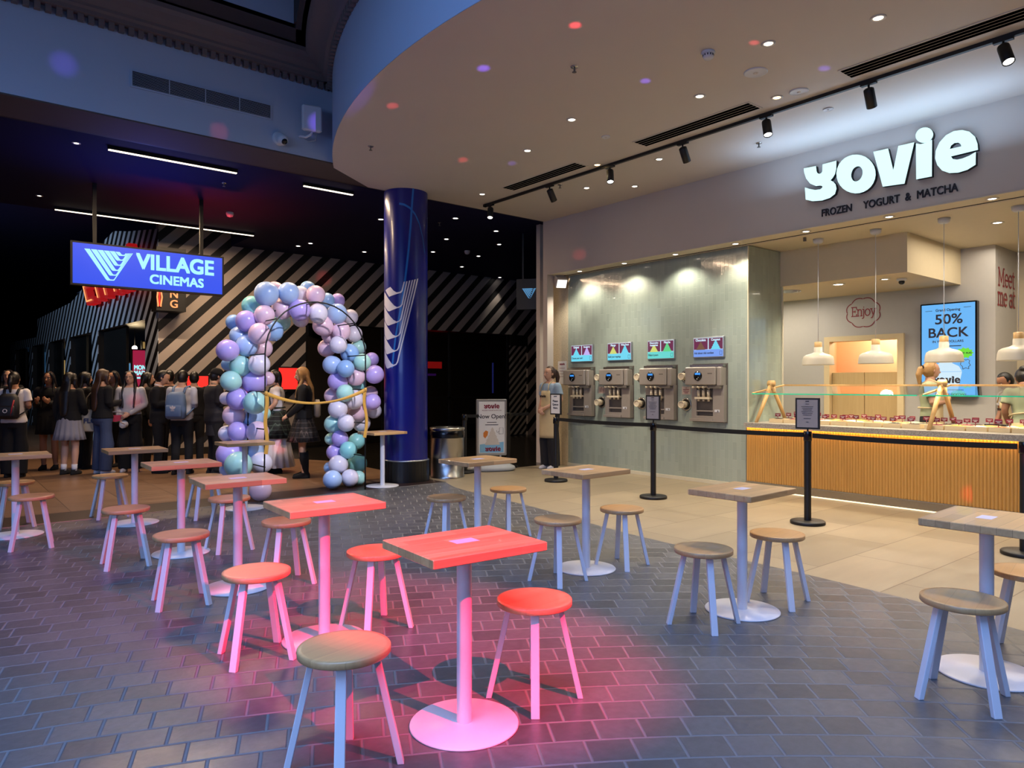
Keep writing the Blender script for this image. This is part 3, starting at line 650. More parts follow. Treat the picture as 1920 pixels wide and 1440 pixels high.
# ------------------------------------------------------------------ cafe tables and stools
def make_table():
    t = thing('cafe_table', '', 'table')
    b = MB(); b.rbox(-.267, .267, -.215, .215, .721, .757, .003); b.build('tabletop', 'oak', t)
    b = MB(); b.lathe([(.031, .010), (.031, .716)], 28); b.build('post', 'white', t)
    b = MB(); b.lathe([(.222, 0), (.225, .003), (.225, .006), (.221, .010), (.05, .0105), (.033, .013)], 64); b.build('base', 'white', t)
    b = MB(); b.lathe([(.075, .7165), (.075, .7205)], 20); b.build('mounting_plate', 'white', t)
    b = MB(); b.box(-.055, .055, -.034, .034, .7572, .7577); b.build('sticker', 'sticker', t)
    return t
TAB = [  # x, y, rotation, label
 (1.705, 2.397, -3.5, 'red-lit oak table in front, nearest of all, its small sticker glowing pink'),
 (1.680, 3.690, -2.5, 'oak table with bright red front edge, second from the camera in the left row'),
 (1.645, 5.010, -2.0, 'oak table with pink-lit edge, third from the camera in the left row'),
 (1.615, 6.331, -1.5, 'oak table with salmon-lit edge, fourth from the camera in the left row'),
 (1.600, 8.000, -1.0, 'oak table with bluish post in front of the girl in jeans'),
 (0.610, 8.050, -1.0, 'oak table cut by the left edge of the photo'),
 (2.763, 8.176, 1.0, 'bare oak table standing against the left leg of the balloon arch'),
 (4.850, 8.770, 4.0, 'bare oak table beside the blue column and the right leg of the balloon arch'),
 (3.690, 4.985, 2.0, 'oak table with lavender post on the slate pavers in front of the rubbish bin'),
 (3.872, 3.842, 2.0, 'oak table with lavender post standing at the paver edge by the green tiles'),
 (3.905, 2.515, 2.0, 'oak table with dark end grain in front of the fluted counter corner'),
 (3.975, 1.215, 2.0, 'oak table with blue sheen on its top, cut by the right edge of the photo'),
]
t0 = make_table()
for i, (x, y, r, l) in enumerate(TAB):
    if i == 0: t0.location = (x, y, 0); t0.rotation_euler = (0, 0, R(r)); t0['label'] = l; t0['group'] = 'oak cafe tables'
    else: dup(t0, (x, y, 0), R(r), l, 'oak cafe tables')

def make_stool():
    t = thing('stool', '', 'stool')
    b = MB(); b.lathe([(.150, .415), (.165, .417), (.169, .421), (.169, .441), (.166, .445), (.150, .4455), (.08, .444), (0.0001, .4435)], 56); b.build('seat', 'oakseat', t)
    for k in range(4):
        a = R(45 + 90 * k); ca, sa = math.cos(a), math.sin(a)
        top_, bot = .112, .205; hw, ht = .0185, .0125
        b = MB(); vs = []
        for (r_, z) in ((bot, 0), (top_, .4145)):
            for (u, v_) in ((-ht, -hw), (ht, -hw), (ht, hw), (-ht, hw)): vs.append(((r_ + u) * ca - v_ * sa, (r_ + u) * sa + v_ * ca, z))
        b.add(vs, [(3, 2, 1, 0), (4, 5, 6, 7), (0, 1, 5, 4), (1, 2, 6, 5), (2, 3, 7, 6), (3, 0, 4, 7)])
        b.build('leg', 'legwhite', t, mods='bevel')
    return t
STO = [
 (1.175, 2.409, 14, 'brown oak stool at the very bottom, nearest the camera, with blue and lilac legs'),
 (2.097, 2.406, 5, 'vivid red-lit stool with pink legs to the right of the nearest red table'),
 (1.998, 3.688, 3, 'red-lit stool half hidden behind the left end of the nearest red table'),
 (1.302, 3.675, -6, 'pink-lit stool with pink legs left of the second table of the left row'),
 (1.949, 4.906, 0, 'salmon-lit stool tucked behind the second table of the left row'),
 (1.250, 4.893, -8, 'stool with blue and pink legs left of the third table of the left row'),
 (1.176, 6.188, -4, 'grey-brown stool left of the fourth table of the left row'),
 (0.675, 7.392, -6, 'stool in front of the table at the left edge, at the far left'),
 (0.640, 8.560, 4, 'stool half hidden behind the post of the table at the left edge'),
 (1.478, 8.560, 4, 'stool on the foyer side of the fifth table, its leg behind the post'),
 (1.971, 6.219, 3, 'stool with lilac legs behind the post of the third table of the left row'),
 (2.252, 7.888, 3, 'dark stool behind the fourth table of the left row, by the balloon arch'),
 (3.420, 5.071, 5, 'stool with pale lilac legs left of the table in front of the rubbish bin'),
 (4.148, 5.128, 8, 'honey stool with pale blue legs right of the table in front of the rubbish bin'),
 (3.477, 3.734, 6, 'brown stool with lilac legs left of the third lavender-post table'),
 (4.166, 3.744, 8, 'honey stool with blue and pink legs at the paver edge'),
 (3.512, 2.520, 8, 'brown stool with lilac legs left of the table facing the counter corner'),
 (4.236, 2.473, 10, 'honey stool with pale blue legs right of the table facing the counter corner'),
 (3.585, 1.190, 10, 'stool with blue legs and blue sheen in front of the right edge table'),
 (4.376, 1.147, 10, 'honey stool cut off by the right edge behind the last table'),
]
s0 = make_stool()
for i, (x, y, r, l) in enumerate(STO):
    if i == 0: s0.location = (x, y, 0); s0.rotation_euler = (0, 0, R(r)); s0['label'] = l; s0['group'] = 'round oak stools'
    else: dup(s0, (x, y, 0), R(r), l, 'round oak stools')

# ------------------------------------------------------------------ queue barriers
def post(x, y, rz, label, frame=None, h=.935):
    t = thing('queue_post', label, 'barrier post', (x, y, 0), rz, 'black queue barrier posts')
    b = MB(); b.lathe([(.165, 0), (.168, .006), (.168, .026), (.160, .034), (.05, .037)], 40); b.build('base', 'black', t)
    b = MB(); b.lathe([(.034, .036), (.034, h - .10)], 20); b.build('pole', 'black', t)
    b = MB(); b.lathe([(.034, h - .099), (.040, h - .095), (.040, h - .005), (.034, h)], 20); b.box(-.046, .046, -.018, .018, h - .09, h - .03); b.build('belt_head', 'blackgloss', t)
    if frame:
        w_, hh, z0, lines = frame
        M = FX(-.015, 0, z0 + hh / 2)
        b = MB(); b.cyl((0, 0, h), (0, 0, z0 + .01), .009); b.build('stem', 'black', t)
        b = MB(); b.box(-.012, .012, -w_ / 2, w_ / 2, z0, z0 + hh); f = b.build('sign_frame', 'black', t, mods='bevel')
        b = MB(); b.box(-.0145, -.0125, -w_ / 2 + .018, w_ / 2 - .018, z0 + .018, z0 + hh - .018); b.build('sign_sheet', 'paper' if lines[0] != '-' else 'cgrey', f)
        b = MB()
        for (s_, zz, sz) in lines[1:]:
            if not s_: b.box(-sz, sz, zz - .002, zz + .002, .0005, .0012, 0, M); continue     # a printed line too small to read
            b.text(s_, sz, M @ Matrix.Translation((0, zz, .0005)), depth=.001, bold=.0008)
        b.build('lettering', 'ink', f)
    return t
post(7.04, 7.60, R(8), 'black post with a white queue sign in front of the girl in the beige apron', (.20, .305, .97, ['w', ('yovie', .115, .026), ('Please', .045, .04), ('Queue', -.005, .04), ('Here', -.055, .04)]))
L_ = [('yovie', .125, .016), ('', .095, .018)] + [('', .07 - .017 * k, .058 - .008 * (k % 3)) for k in range(6)] + [('', -.05, .035), ('', -.085, .012)]
post(6.93, 5.71, R(10), 'black post with a narrow dark framed notice in front of the third yogurt machine', (.20, .31, .965, ['-'] + L_))
post(6.86, 3.67, R(14), 'black post with a framed grey notice in front of the timber counter', (.235, .315, .955, ['-'] + L_))
post(6.97, 1.86, R(0), 'black post cut by the right edge of the photo')
post(6.60, 9.27, 0, 'black post in the shade between the steel bin and the poster stand')
post(7.62, 9.42, 0, 'black post in the shade between the poster stand and the girl in the beige apron')
def belt(p, q, label, sag=.012, hz=.048):
    b = MB(); p = Vector(p); q = Vector(q); d = (q - p).normalized(); nrm = Vector((-d.y, d.x, 0)) * .0015; N = 10
    vs = []
    for i in range(N + 1):
        f = i / N; c_ = p.lerp(q, f) - Vector((0, 0, sag * 4 * f * (1 - f)))
        for (sg, dz) in ((1, hz / 2), (1, -hz / 2), (-1, -hz / 2), (-1, hz / 2)): vs.append(c_ + nrm * sg + Vector((0, 0, dz)))
    fs = [(i * 4 + k, i * 4 + (k + 1) % 4, i * 4 + 4 + (k + 1) % 4, i * 4 + 4 + k) for i in range(N) for k in range(4)] + [(3, 2, 1, 0), (N * 4, N * 4 + 1, N * 4 + 2, N * 4 + 3)]
    b.add(vs, fs); tag(b.build('barrier_belt', 'cblack'), label, 'belt', 'black barrier belts')
belt((7.035, 7.553, .905), (6.935, 5.757, .905), 'black belt stretched across the green tiles from the queue sign post')
belt((6.928, 5.663, .895), (6.865, 3.718, .895), 'black belt between the two posts with framed notices')
belt((6.862, 3.622, .892), (6.968, 1.908, .892), 'black belt across the timber counter to the right edge')
belt((6.646, 9.277, .905), (7.572, 9.413, .905), 'black belt crossing in front of the poster stand')
belt((7.668, 9.425, .905), (8.15, 9.50, .905), 'short black belt from the shaded post towards the jamb')
# ------------------------------------------------------------------ illuminated shop sign
YOVIE=[
('y',[(0.046,0.61),(0.197,0.602),(0.203,0.544),(0.212,0.518),(0.236,0.5),(0.261,0.502),(0.275,0.519),(0.279,0.602),(0.443,0.606),(0.441,0.514),(0.426,0.453),(0.399,0.416),(0.373,0.393),(0.407,0.369),(0.434,0.332),(0.444,0.28),(0.426,0.223),(0.364,0.189),(0.27,0.178),(0.156,0.193),(0.07,0.229),(0.06,0.378),(0.119,0.347),(0.188,0.32),(0.252,0.315),(0.276,0.329),(0.276,0.348),(0.249,0.359),(0.197,0.365),(0.126,0.409),(0.075,0.482),(0.051,0.559)],None),
('o',[(0.883,0.389),(0.886,0.34),(0.878,0.294),(0.86,0.253),(0.833,0.219),(0.797,0.194),(0.755,0.179),(0.708,0.174),(0.658,0.181),(0.609,0.2),(0.563,0.228),(0.521,0.265),(0.487,0.31),(0.462,0.359),(0.448,0.411),(0.444,0.462),(0.453,0.51),(0.472,0.552),(0.502,0.586),(0.54,0.611),(0.584,0.624),(0.632,0.627),(0.681,0.617),(0.73,0.597),(0.775,0.568),(0.814,0.53),(0.846,0.486),(0.87,0.438)],[(0.739,0.366),(0.728,0.343),(0.712,0.326),(0.693,0.316),(0.672,0.314),(0.653,0.32),(0.635,0.334),(0.623,0.355),(0.615,0.379),(0.614,0.406),(0.62,0.432),(0.631,0.455),(0.647,0.472),(0.667,0.481),(0.687,0.483),(0.707,0.477),(0.724,0.462),(0.737,0.442),(0.744,0.418),(0.745,0.391)]),
('v',[(0.862,0.602),(1.019,0.599),(1.074,0.345),(1.127,0.599),(1.288,0.596),(1.189,0.176),(0.963,0.192)],None),
('i',[(1.305,0.579),(1.349,0.56),(1.409,0.561),(1.462,0.577),(1.46,0.193),(1.308,0.195)],None),
('idot',[(1.469,0.655),(1.473,0.637),(1.472,0.619),(1.467,0.602),(1.458,0.588),(1.446,0.576),(1.431,0.568),(1.413,0.563),(1.394,0.563),(1.375,0.567),(1.357,0.574),(1.34,0.586),(1.325,0.6),(1.313,0.617),(1.305,0.635),(1.302,0.654),(1.302,0.672),(1.308,0.689),(1.317,0.704),(1.329,0.716),(1.345,0.724),(1.363,0.728),(1.382,0.728),(1.401,0.724),(1.419,0.716),(1.436,0.704),(1.45,0.69),(1.462,0.673)],None),
('e',[(1.885,0.363),(1.881,0.423),(1.859,0.502),(1.809,0.566),(1.744,0.601),(1.667,0.611),(1.595,0.588),(1.534,0.531),(1.498,0.453),(1.492,0.373),(1.513,0.298),(1.558,0.231),(1.626,0.189),(1.708,0.175),(1.789,0.184),(1.864,0.219),(1.866,0.346),(1.809,0.323),(1.749,0.31),(1.698,0.31),(1.659,0.326),(1.641,0.357)],[(1.63,0.436),(1.641,0.468),(1.673,0.487),(1.708,0.482),(1.731,0.46),(1.737,0.436)]),
]

def yovie_mark(b, width, M):       # the same lettering as the big sign, small and flat
    us = [p[0] for L in YOVIE for p in L[1]]; vs_ = [p[1] for L in YOVIE for p in L[1]]; k = width / (max(us) - min(us)); cu_, cv_ = (max(us) + min(us)) / 2, (max(vs_) + min(vs_)) / 2
    for (nm, P, H_) in YOVIE: b.poly([[((p[0] - cu_) * k, (p[1] - cv_) * k) for p in Q] for Q in ([P] + ([H_] if H_ else []))], .001, M)
sg = thing('shop_sign', 'large lit white lower case yovie lettering on the taupe fascia', 'sign', (8.2, 3.45, 3.7))
LETTERS = {'y': 'letter_y', 'o': 'letter_o', 'v': 'letter_v', 'i': 'letter_i', 'idot': 'letter_dot', 'e': 'letter_e'}
def sunk(M): return sg.matrix_basis.inverted() @ M
for (nm, P, H_) in YOVIE:
    Ml = Matrix.Translation((-8.2, -3.45, -3.7)) @ FX(8.199, 4.45, 3.4)
    b = MB(); b.poly([P] + ([H_] if H_ else []), .055, Ml); o = b.build(LETTERS[nm], 'black', sg)
    cx_ = sum(p[0] for p in P) / len(P); cy_ = sum(p[1] for p in P) / len(P)
    b = MB(); b.poly([P] + ([H_] if H_ else []), .004, Ml @ Matrix.Translation((0, 0, .0552))); b.build('lit_face', 'yovie', o)
tg = thing('sign_lettering', 'thin black FROZEN YOGURT & MATCHA lettering under the lit yovie sign', 'sign', (8.2, 3.495, 3.437))
for word_, u_ in (('FROZEN', -.47), ('YOGURT', .035), ('&', .315), ('MATCHA', .60)):
    b = MB(); b.text(word_, .120, FX(-.001, -u_ + .065, 0), depth=.012, space=1.0, sx=.80, bold=.0015); b.build('word', 'ink', tg)

# ------------------------------------------------------------------ yogurt machines, screens and cups on the green wall
WX = 8.6
def cone(b, u, z0, w_, h_, mi, M, layers=5):          # soft serve swirl outline on a screen
    P = []
    for k in range(layers): f = k / layers; ww = w_ * (1 - f) * .5; P.append((u + ww, z0 + h_ * f)); P.append((u + ww * 1.05, z0 + h_ * (f + .08)))
    P.append((u, z0 + h_)); Q = []
    for k in range(layers): f = k / layers; ww = w_ * (1 - f) * .5; Q.append((u - ww, z0 + h_ * f)); Q.append((u - ww * 1.05, z0 + h_ * (f + .08)))
    b.poly([P + Q[::-1]], .0006, M, mi)
def machine(yl, label):
    y0 = yl - .295
    t = thing('yogurt_machine', label, 'frozen yogurt machine', (WX, y0, .87), 0, 'frozen yogurt machines in the green wall')
    # local: -x towards the viewer, +y towards the left of the photo
    def bx(b, u0, u1, d0, d1, z0, z1, mi=0): return b.box(-d1, -d0, .295 - u1, .295 - u0, z0, z1, mi)
    b = MB(); bx(b, 0, .59, .001, .012, 0, .835); b.build('surround', 'machdark', t)
    b = MB(); bx(b, .012, .10, .012, .05, .012, .53); bx(b, .40, .578, .012, .085, .012, .53); bx(b, .012, .40, .012, .10, .012, .05); bx(b, .10, .40, .012, .07, .05, .09); bx(b, .10, .40, .012, .06, .15, .17)
    b.build('housing', 'machine', t, mods='bevel')
    b = MB(); bx(b, .13, .385, .012, .016, .18, .36); bx(b, .13, .385, .012, .016, .095, .145); b.build('splash_back', 'machdark', t)
    b = MB(); b.rbox(-.175, -.012, .295 - .50, .295 + .015, .53, .785, .012); b.rbox(-.155, -.012, .295 - .575, .295 - .503, .515, .785, .014)
    b.build('head', 'machine', t)
    b = MB(); bx(b, .36, .56, .013, .15, .485, .528); b.build('motor_cover', 'machdark', t)
    b = MB(); bx(b, .02, .575, .012, .10, .787, .822); b.build('top_rail', 'steel', t)
    cp = MB(); cp.tube([(-.176, .295 - .215, .66), (-.184, .295 - .215, .66)], .068, 28); pn = cp.build('control_panel', 'blackgloss', t)
    b = MB(); b.box(-.1855, -.1842, .295 - .26, .295 - .17, .675, .702); b.build('display', 'scr_lcd', pn)
    b = MB(); b.cyl((-.1842, .295 - .205, .615), (-.186, .295 - .205, .615), .008); b.cyl((-.1842, .295 - .225, .64), (-.186, .295 - .225, .64), .006); b.build('button', 'whiteplastic', pn)
    b = MB(); bx(b, .375, .45, .1752, .177, .685, .70); b.build('badge', 'machdark', t)
    for u in (.16, .245, .33):
        b = MB(); b.tube([(-.075, .295 - u, .475), (-.11, .295 - u + .02, .51), (-.15, .295 - u + .05, .50)], [.012, .013, .017], 10, round_=True); b.build('draw_handle', 'cream', t)
    b = MB(); bx(b, .115, .37, .05, .12, .33, .36)
    for u in (.16, .245, .33): b.cyl((-.085, .295 - u, .36), (-.085, .295 - u, .46), .022); b.cyl((-.085, .295 - u, .30), (-.085, .295 - u, .33), .016)
    b.build('dispensing_block', 'cream', t)
    b = MB(); bx(b, .43, .51, .085, .089, .15, .185); b.build('lock_plate', 'whiteplastic', t)
    b = MB(); b.cyl((-.089, .295 - .485, .167), (-.093, .295 - .485, .167), .01); b.build('lock', 'machdark', t)
    return t
machine(8.905, 'steel yogurt machine nearest the concrete pillar, under the Original and Strawberry screen')
machine(8.060, 'steel yogurt machine under the Mango and White Peach screen')
machine(7.210, 'steel yogurt machine half behind the narrow framed notice, under the Matcha screen')
machine(6.352, 'steel yogurt machine nearest the counter, under the Chocolate and Coconut screen')
def screen(yl, names, cols, strip_m, msg, label):
    yc = yl - .262
    t = thing('menu_screen', label, 'screen', (WX, yc, 1.94), 0, 'flavour screens above the machines')
    M = FX(-.032, 0, 0)
    b = MB(); b.rbox(-.031, -.002, -.262, .262, -.147, .147, .004); b.build('casing', 'alum', t)
    b = MB(); b.poly([[(-.25, -.135), (.245, -.135), (.245, .135), (-.25, .135)]], .0008, M); scr = b.build('display', 'scr_white', t)
    b = MB(); b.poly([[(-.246, -.03), (-.008, -.03), (-.008, .128), (-.246, .128)]], .0008, M @ Matrix.Translation((0, 0, .001))); b.poly([[(.008, -.03), (.24, -.03), (.24, .128), (.008, .128)]], .0008, M @ Matrix.Translation((0, 0, .001))); b.build('flavour_panel', 'scr_maroon', scr)
    b = MB(); b.poly([[(-.25, -.135), (.245, -.135), (.245, -.034), (-.25, -.034)]], .0008, M @ Matrix.Translation((0, 0, .0014))); b.build('message_bar', strip_m, scr)
    for q, u in enumerate((-.127, .124)):
        b = MB(); cone(b, u, -.034, .15, .115 + .02 * q, 0, M @ Matrix.Translation((0, 0, .0024))); b.build('swirl', cols[q], scr)
    b = MB()
    for q, u in enumerate((-.127, .124)):
        L = names[q].split('|')
        for k, s_ in enumerate(L): b.text(s_, .046 if len(s_) < 10 else .036, M @ Matrix.Translation((u, .103 - .036 * k, .0034)), 0, .0008, bold=.0016, sx=.9)
    b.build('lettering', 'scr_white', scr)
    b = MB(); b.text(msg, .042, M @ Matrix.Translation((-.235, -.082, .0034)), 0, .0008, 'LEFT', bold=.0008, sx=.82)
    b.add([(.19, -.115, 0), (.23, -.115, 0), (.23, -.06, 0), (.19, -.06, 0), (.194, -.111, 0), (.226, -.111, 0), (.226, -.064, 0), (.194, -.064, 0)], [(0, 1, 5, 4), (1, 2, 6, 5), (2, 3, 7, 6), (3, 0, 4, 7)], 0, False, M @ Matrix.Translation((0, 0, .0034)))
    b.build('message_lettering', 'scr_ink', scr)
screen(8.87, ('Original', 'Strawberry'), ('scr_cyan', 'scr_lav'), 'scr_cyan', 'Choose your swirl', 'Original and Strawberry flavour screen, leftmost on the green tiles')
screen(8.019, ('Mango', 'White Peach'), ('scr_yellow', 'scr_cyan'), 'scr_cyan', 'Build your toppings', 'Mango and White Peach flavour screen on the green tiles')
screen(7.18, ('Watermelon|Passionfruit', 'Matcha'), ('scr_yellow', 'scr_green'), 'scr_teal', 'Make it yours', 'Watermelon Passionfruit and Matcha flavour screen on the green tiles')
screen(6.327, ('Chocolate', 'Coconut'), ('scr_choc', 'scr_cyan'), 'scr_blue', 'Ask about club sundaes', 'Chocolate and Coconut flavour screen, nearest the counter')
def cups(y, z, label):
    t = thing('cup_dispenser', label, 'cup dispenser', (WX, y, z), 0, 'round cup dispensers in the green wall')
    ax = Matrix.Rotation(R(-90), 4, 'Y')
    b = MB(); b.lathe([(.094, .001), (.096, .010), (.090, .016), (.076, .017), (.072, .012)], 32, M=ax, cap=False); b.build('ring', 'steel', t)
    b = MB(); b.lathe([(.0745, .0015), (.0745, .008)], 28, M=ax); b.build('opening', 'black', t)
    pr = [(.040, .010), (.045, .055)]
    for k in range(6): z_ = .055 + .012 * k; pr += [(.051, z_), (.052, z_ + .006), (.048, z_ + .008)]
    pr += [(.0505, .130), (.052, .145), (.046, .146), (.036, .13)]
    b = MB(); b.lathe(pr, 28, M=ax @ Matrix.Rotation(R(4), 4, 'X')); b.build('cup_stack', 'cream', t)
for k, (y, nm) in enumerate(((8.163, 'between the first and second machines from the left'), (7.312, 'between the second and third machines from the left'), (6.468, 'between the third and fourth machines from the left'))):
    cups(y, 1.525, 'upper cream cup stack ' + nm); cups(y, 1.115, 'lower cream cup stack ' + nm)
for (y, l) in ((8.163, 'small pink notice between the leftmost pair of cup stacks'), (6.468, 'small pink notice between the rightmost pair of cup stacks')):
    t = thing('notice', l, 'notice', (WX, y, 1.32)); M = FX(-.006, 0, 0)
    b = MB(); b.box(-.006, -.001, -.075, .075, -.058, .058); b.build('card', mat('pale pink card ' + str(y), 'c9b3a0', .6), t)
    b = MB()
    for k, w_ in enumerate((.012, .055, .05, .035)): b.box(-w_, w_, .034 - .024 * k, .042 - .024 * k, .0005, .0012, 0, M)
    b.build('lettering', 'maroon', t)
t = thing('notice', 'white printed sheet taped to the concrete pillar behind the girl in the apron', 'notice', (WX, 9.12, 1.62)); M = FX(-.003, 0, 0)
b = MB(); b.box(-.003, -.001, -.11, .11, -.2, .2); b.build('sheet', 'paper', t)
b = MB(); yovie_mark(b, .13, M @ Matrix.Translation((0, .15, .0005)))
for k in range(4): b.box(-.07, .07, .075 - .05 * k, .081 - .05 * k, .0005, .0012, 0, M)
b.build('lettering', 'maroon', t)

# ------------------------------------------------------------------ serving counter
ct = thing('serving_counter', 'long honey fluted timber serving counter with a grey stone top', 'counter', (8.48, 2.0, 0))
def cb(b, x0, x1, y0, y1, z0, z1): return b.box(x0 - 8.48, x1 - 8.48, y0 - 2, y1 - 2, z0, z1)
b = MB(); cb(b, 8.48, 9.40, -1.5, 5.44, .842, .895); cb(b, 8.48, 8.492, -1.5, 5.44, .832, .8419); b.build('worktop', 'terrazzo', ct)
b = MB(); vs = []; pitch = .034; n_ = int(5.9 / pitch)
prof = []
for k in range(n_):
    y = 5.425 - k * pitch
    for (f, dpt) in ((0.0, .0), (.08, .004), (.28, .0105), (.5, .0125), (.72, .0105), (.92, .004)): prof.append((8.53 - dpt, y - f * pitch))
for (x, y) in prof: vs += [(x - 8.48, y - 2, .112), (x - 8.48, y - 2, .828)]
b.add(vs, [(2 * i, 2 * i + 2, 2 * i + 3, 2 * i + 1) for i in range(len(prof) - 1)])
b.build('fluted_panel', 'rib', ct)
b = MB(); cb(b, 8.535, 9.38, -1.4, 5.44, .0, .841); b.build('carcass', 'machdark', ct)
b = MB(); cb(b, 8.525, 8.535, -.4, 5.44, .016, .108); b.build('kickboard', 'steel', ct)
b = MB(); cb(b, 8.494, 8.510, -.4, 5.43, .838, .8415); b.build('led_strip', 'ledwarm', ct)
b = MB(); cb(b, 8.508, 8.526, -.4, 5.43, .001, .011); b.build('led_strip', 'ledfloor', ct)
b = MB(); cb(b, 8.51, 8.524, -.4, 5.43, .104, .110); b.build('panel_trim', 'alum', ct)

gg = thing('sneeze_guard', 'sloping glass shelf on timber A-frames along the serving counter', 'glass guard', (9.0, 4.3, .895))
for (ya, yb) in ((5.385, 3.31), (3.255, 1.20), (1.15, -.9)):
    P = [(8.60, 1.283), (9.41, 1.397)]
    b = MB(); b.add([(P[0][0] - 9, ya - 4.3, P[0][1] - .895), (P[1][0] - 9, ya - 4.3, P[1][1] - .895), (P[1][0] - 9, yb - 4.3, P[1][1] - .895), (P[0][0] - 9, yb - 4.3, P[0][1] - .895)], [(0, 1, 2, 3)]); g_ = b.build('glass_panel', 'glass', gg)
    b = MB(); b.box(-.408, -.398, yb - 4.3, ya - 4.3, .381, .395); b.build('glass_edge', 'glassedge', g_)
    b = MB(); b.box(.405, .425, yb - 4.3, ya - 4.3, .494, .514)
    b.tube([(-.40, ya - 4.3, .394), (.41, ya - 4.3, .506)], .010, 8, smooth=False); b.build('timber_edge', 'pine', g_)
for y in (5.35, 3.205, 1.10):
    b = MB()
    b.tube([(-.36, y - 4.3, .001), (.02, y - 4.3, .53)], [.026, .034], 12, flat=.8); fr = b.build('a_frame', 'pine', gg)
    b = MB(); b.tube([(.36, y - 4.3 - .02, .001), (-.02, y - 4.3 - .02, .53)], [.026, .034], 12, flat=.8); b.build('rear_leg', 'pine', fr)
    b = MB(); b.tube([(0, y - 4.3 + .03, .525), (0, y - 4.3 - .05, .525)], .045, 20, flat=1); b.build('knuckle', 'pine', fr)
# topping tubs
TOPC = [mat('topping ' + n_, h_, .6, noise=.5, ns=60, bump=.8, bs=90) for n_, h_ in (('chocolate chips', '3a2117'), ('white flakes', 'e6ddc9'), ('crushed nuts', 'b98a52'), ('berries', '7c1f35'), ('coloured sweets', 'c7703a'), ('cookie crumb', '2a2424'), ('mango cubes', 'd9a53c'), ('mint pieces', '9fbf9a'))]
ORD = ['first', 'second', 'third', 'fourth', 'fifth', 'sixth', 'seventh', 'eighth', 'ninth', 'tenth', 'eleventh', 'twelfth', 'thirteenth', 'fourteenth', 'fifteenth', 'sixteenth']
rng = random.Random(3)
box_proto = None
for r_, x in enumerate((8.86, 9.06, 9.26)):
    for k in range(14):
        y = 5.14 - .212 * k - .03 * r_ + (0 if k < 9 else -.03)
        lab = '%s beech topping tub from the green tiles in the %s row under the glass' % (ORD[k], ('front', 'middle', 'rear')[r_])
        if box_proto is None:
            t = thing('topping_tub', lab, 'topping tub', (x, y, .895), 0, 'beech topping tubs'); box_proto = t
            b = MB(); b.box(-.09, -.078, -.098, .098, .001, .052); b.box(.078, .09, -.098, .098, .001, .052); b.box(-.078, .078, -.098, -.088, .001, .052); b.box(-.078, .078, .088, .098, .001, .052); b.box(-.078, .078, -.088, .088, .001, .01); b.build('tub', 'beech', t)
            b = MB(); n2 = 10
            vs = [(-.077 + .154 * i / n2, -.087 + .174 * j / n2, .040 + .026 * math.exp(-((i / n2 - .5) ** 2 + (j / n2 - .5) ** 2) * 5) * (.5 + .5 * rng.random())) for i in range(n2 + 1) for j in range(n2 + 1)]
            b.add(vs, [(i * (n2 + 1) + j, (i + 1) * (n2 + 1) + j, (i + 1) * (n2 + 1) + j + 1, i * (n2 + 1) + j + 1) for i in range(n2) for j in range(n2)], 0, True); tp = b.build('topping', TOPC[0], t)
            b = MB(); b.box(-.010, -.006, -.036, .036, .086, .128); b.cyl((-.008, 0, .03), (-.008, 0, .087), .004); b.box(-.0112, -.0102, -.026, .026, .110, .115, 1); b.box(-.0112, -.0102, -.014, .014, .097, .103, 1); b.build('name_tag', ['maroon', 'paper'], t)
        else:
            t = dup(box_proto, (x, y, .895), 0, lab, 'beech topping tubs')
        for ch in t.children:
            if ch.name.startswith('topping'):
                if t is not box_proto: ch.data = ch.data.copy()
                ch.data.materials[0] = TOPC[(k * 3 + r_ * 5) % 8]
            if ch.name.startswith('name_tag'): ch.location = (rng.uniform(-.04, .05), rng.uniform(-.03, .04), rng.uniform(-.012, .012)); ch.rotation_euler = (0, 0, rng.uniform(-.25, .25))
t = thing('serving_spoon', 'black serving spoon laid across the front topping tubs', 'spoon', (8.82, 2.60, .972), R(80))
b = MB(); b.ell((-.07, 0, 0), .045, .028, .012); b.build('bowl', 'blackgloss', t)
b = MB(); b.tube([(-.03, 0, 0), (.03, 0, .004), (.12, 0, -.002)], [.007, .006, .008], 8, round_=True); b.build('handle', 'blackgloss', t)

# ------------------------------------------------------------------ shop interior
tv = thing('advert_screen', 'tall sky blue 50% BACK advertising screen on the back wall', 'screen', (11.2, 3.87, 1.905))
b = MB(); b.rbox(-.10, -.002, -.36, .36, -.66, .66, .006); b.build('casing', 'blackgloss', tv)
M = FX(-.1005, 0, 0)
b = MB(); b.poly([[(-.34, -.64), (.34, -.64), (.34, .64), (-.34, .64)]], .001, M); sc_ = b.build('display', 'scr_sky', tv)
b = MB(); Mi = M @ Matrix.Translation((0, 0, .0015))
b.text('Grand Opening', .05, Mi @ Matrix.Translation((0, .555, 0)), 0, .001, bold=.0012); b.text('50%', .195, Mi @ Matrix.Translation((.01, .42, 0)), 0, .001, bold=.003, sx=1.1); b.text('BACK', .19, Mi @ Matrix.Translation((0, .23, 0)), 0, .001, bold=.003, sx=1.05)
b.text('IN YOVIE DOLLARS', .046, Mi @ Matrix.Translation((0, .11, 0)), 0, .001, bold=.001); b.box(-.04, .17, .038, .050, 0, .001, 0, Mi)
b.tube([tuple(Mi @ Vector((-.28 + .012 * k, -.055 + .02 * (-1) ** k, .001))) for k in range(14)], .003, 5); b.tube([tuple(Mi @ Vector((-.27 + .012 * k, -.11 + .018 * (-1) ** k, .001))) for k in range(12)], .003, 5)
b.box(-.29, -.2, .55, .556, 0, .001, 0, Mi); b.box(.2, .29, .575, .581, 0, .001, 0, Mi); b.build('lettering', 'scr_ink', sc_)
b = MB()
for k in range(24): pass
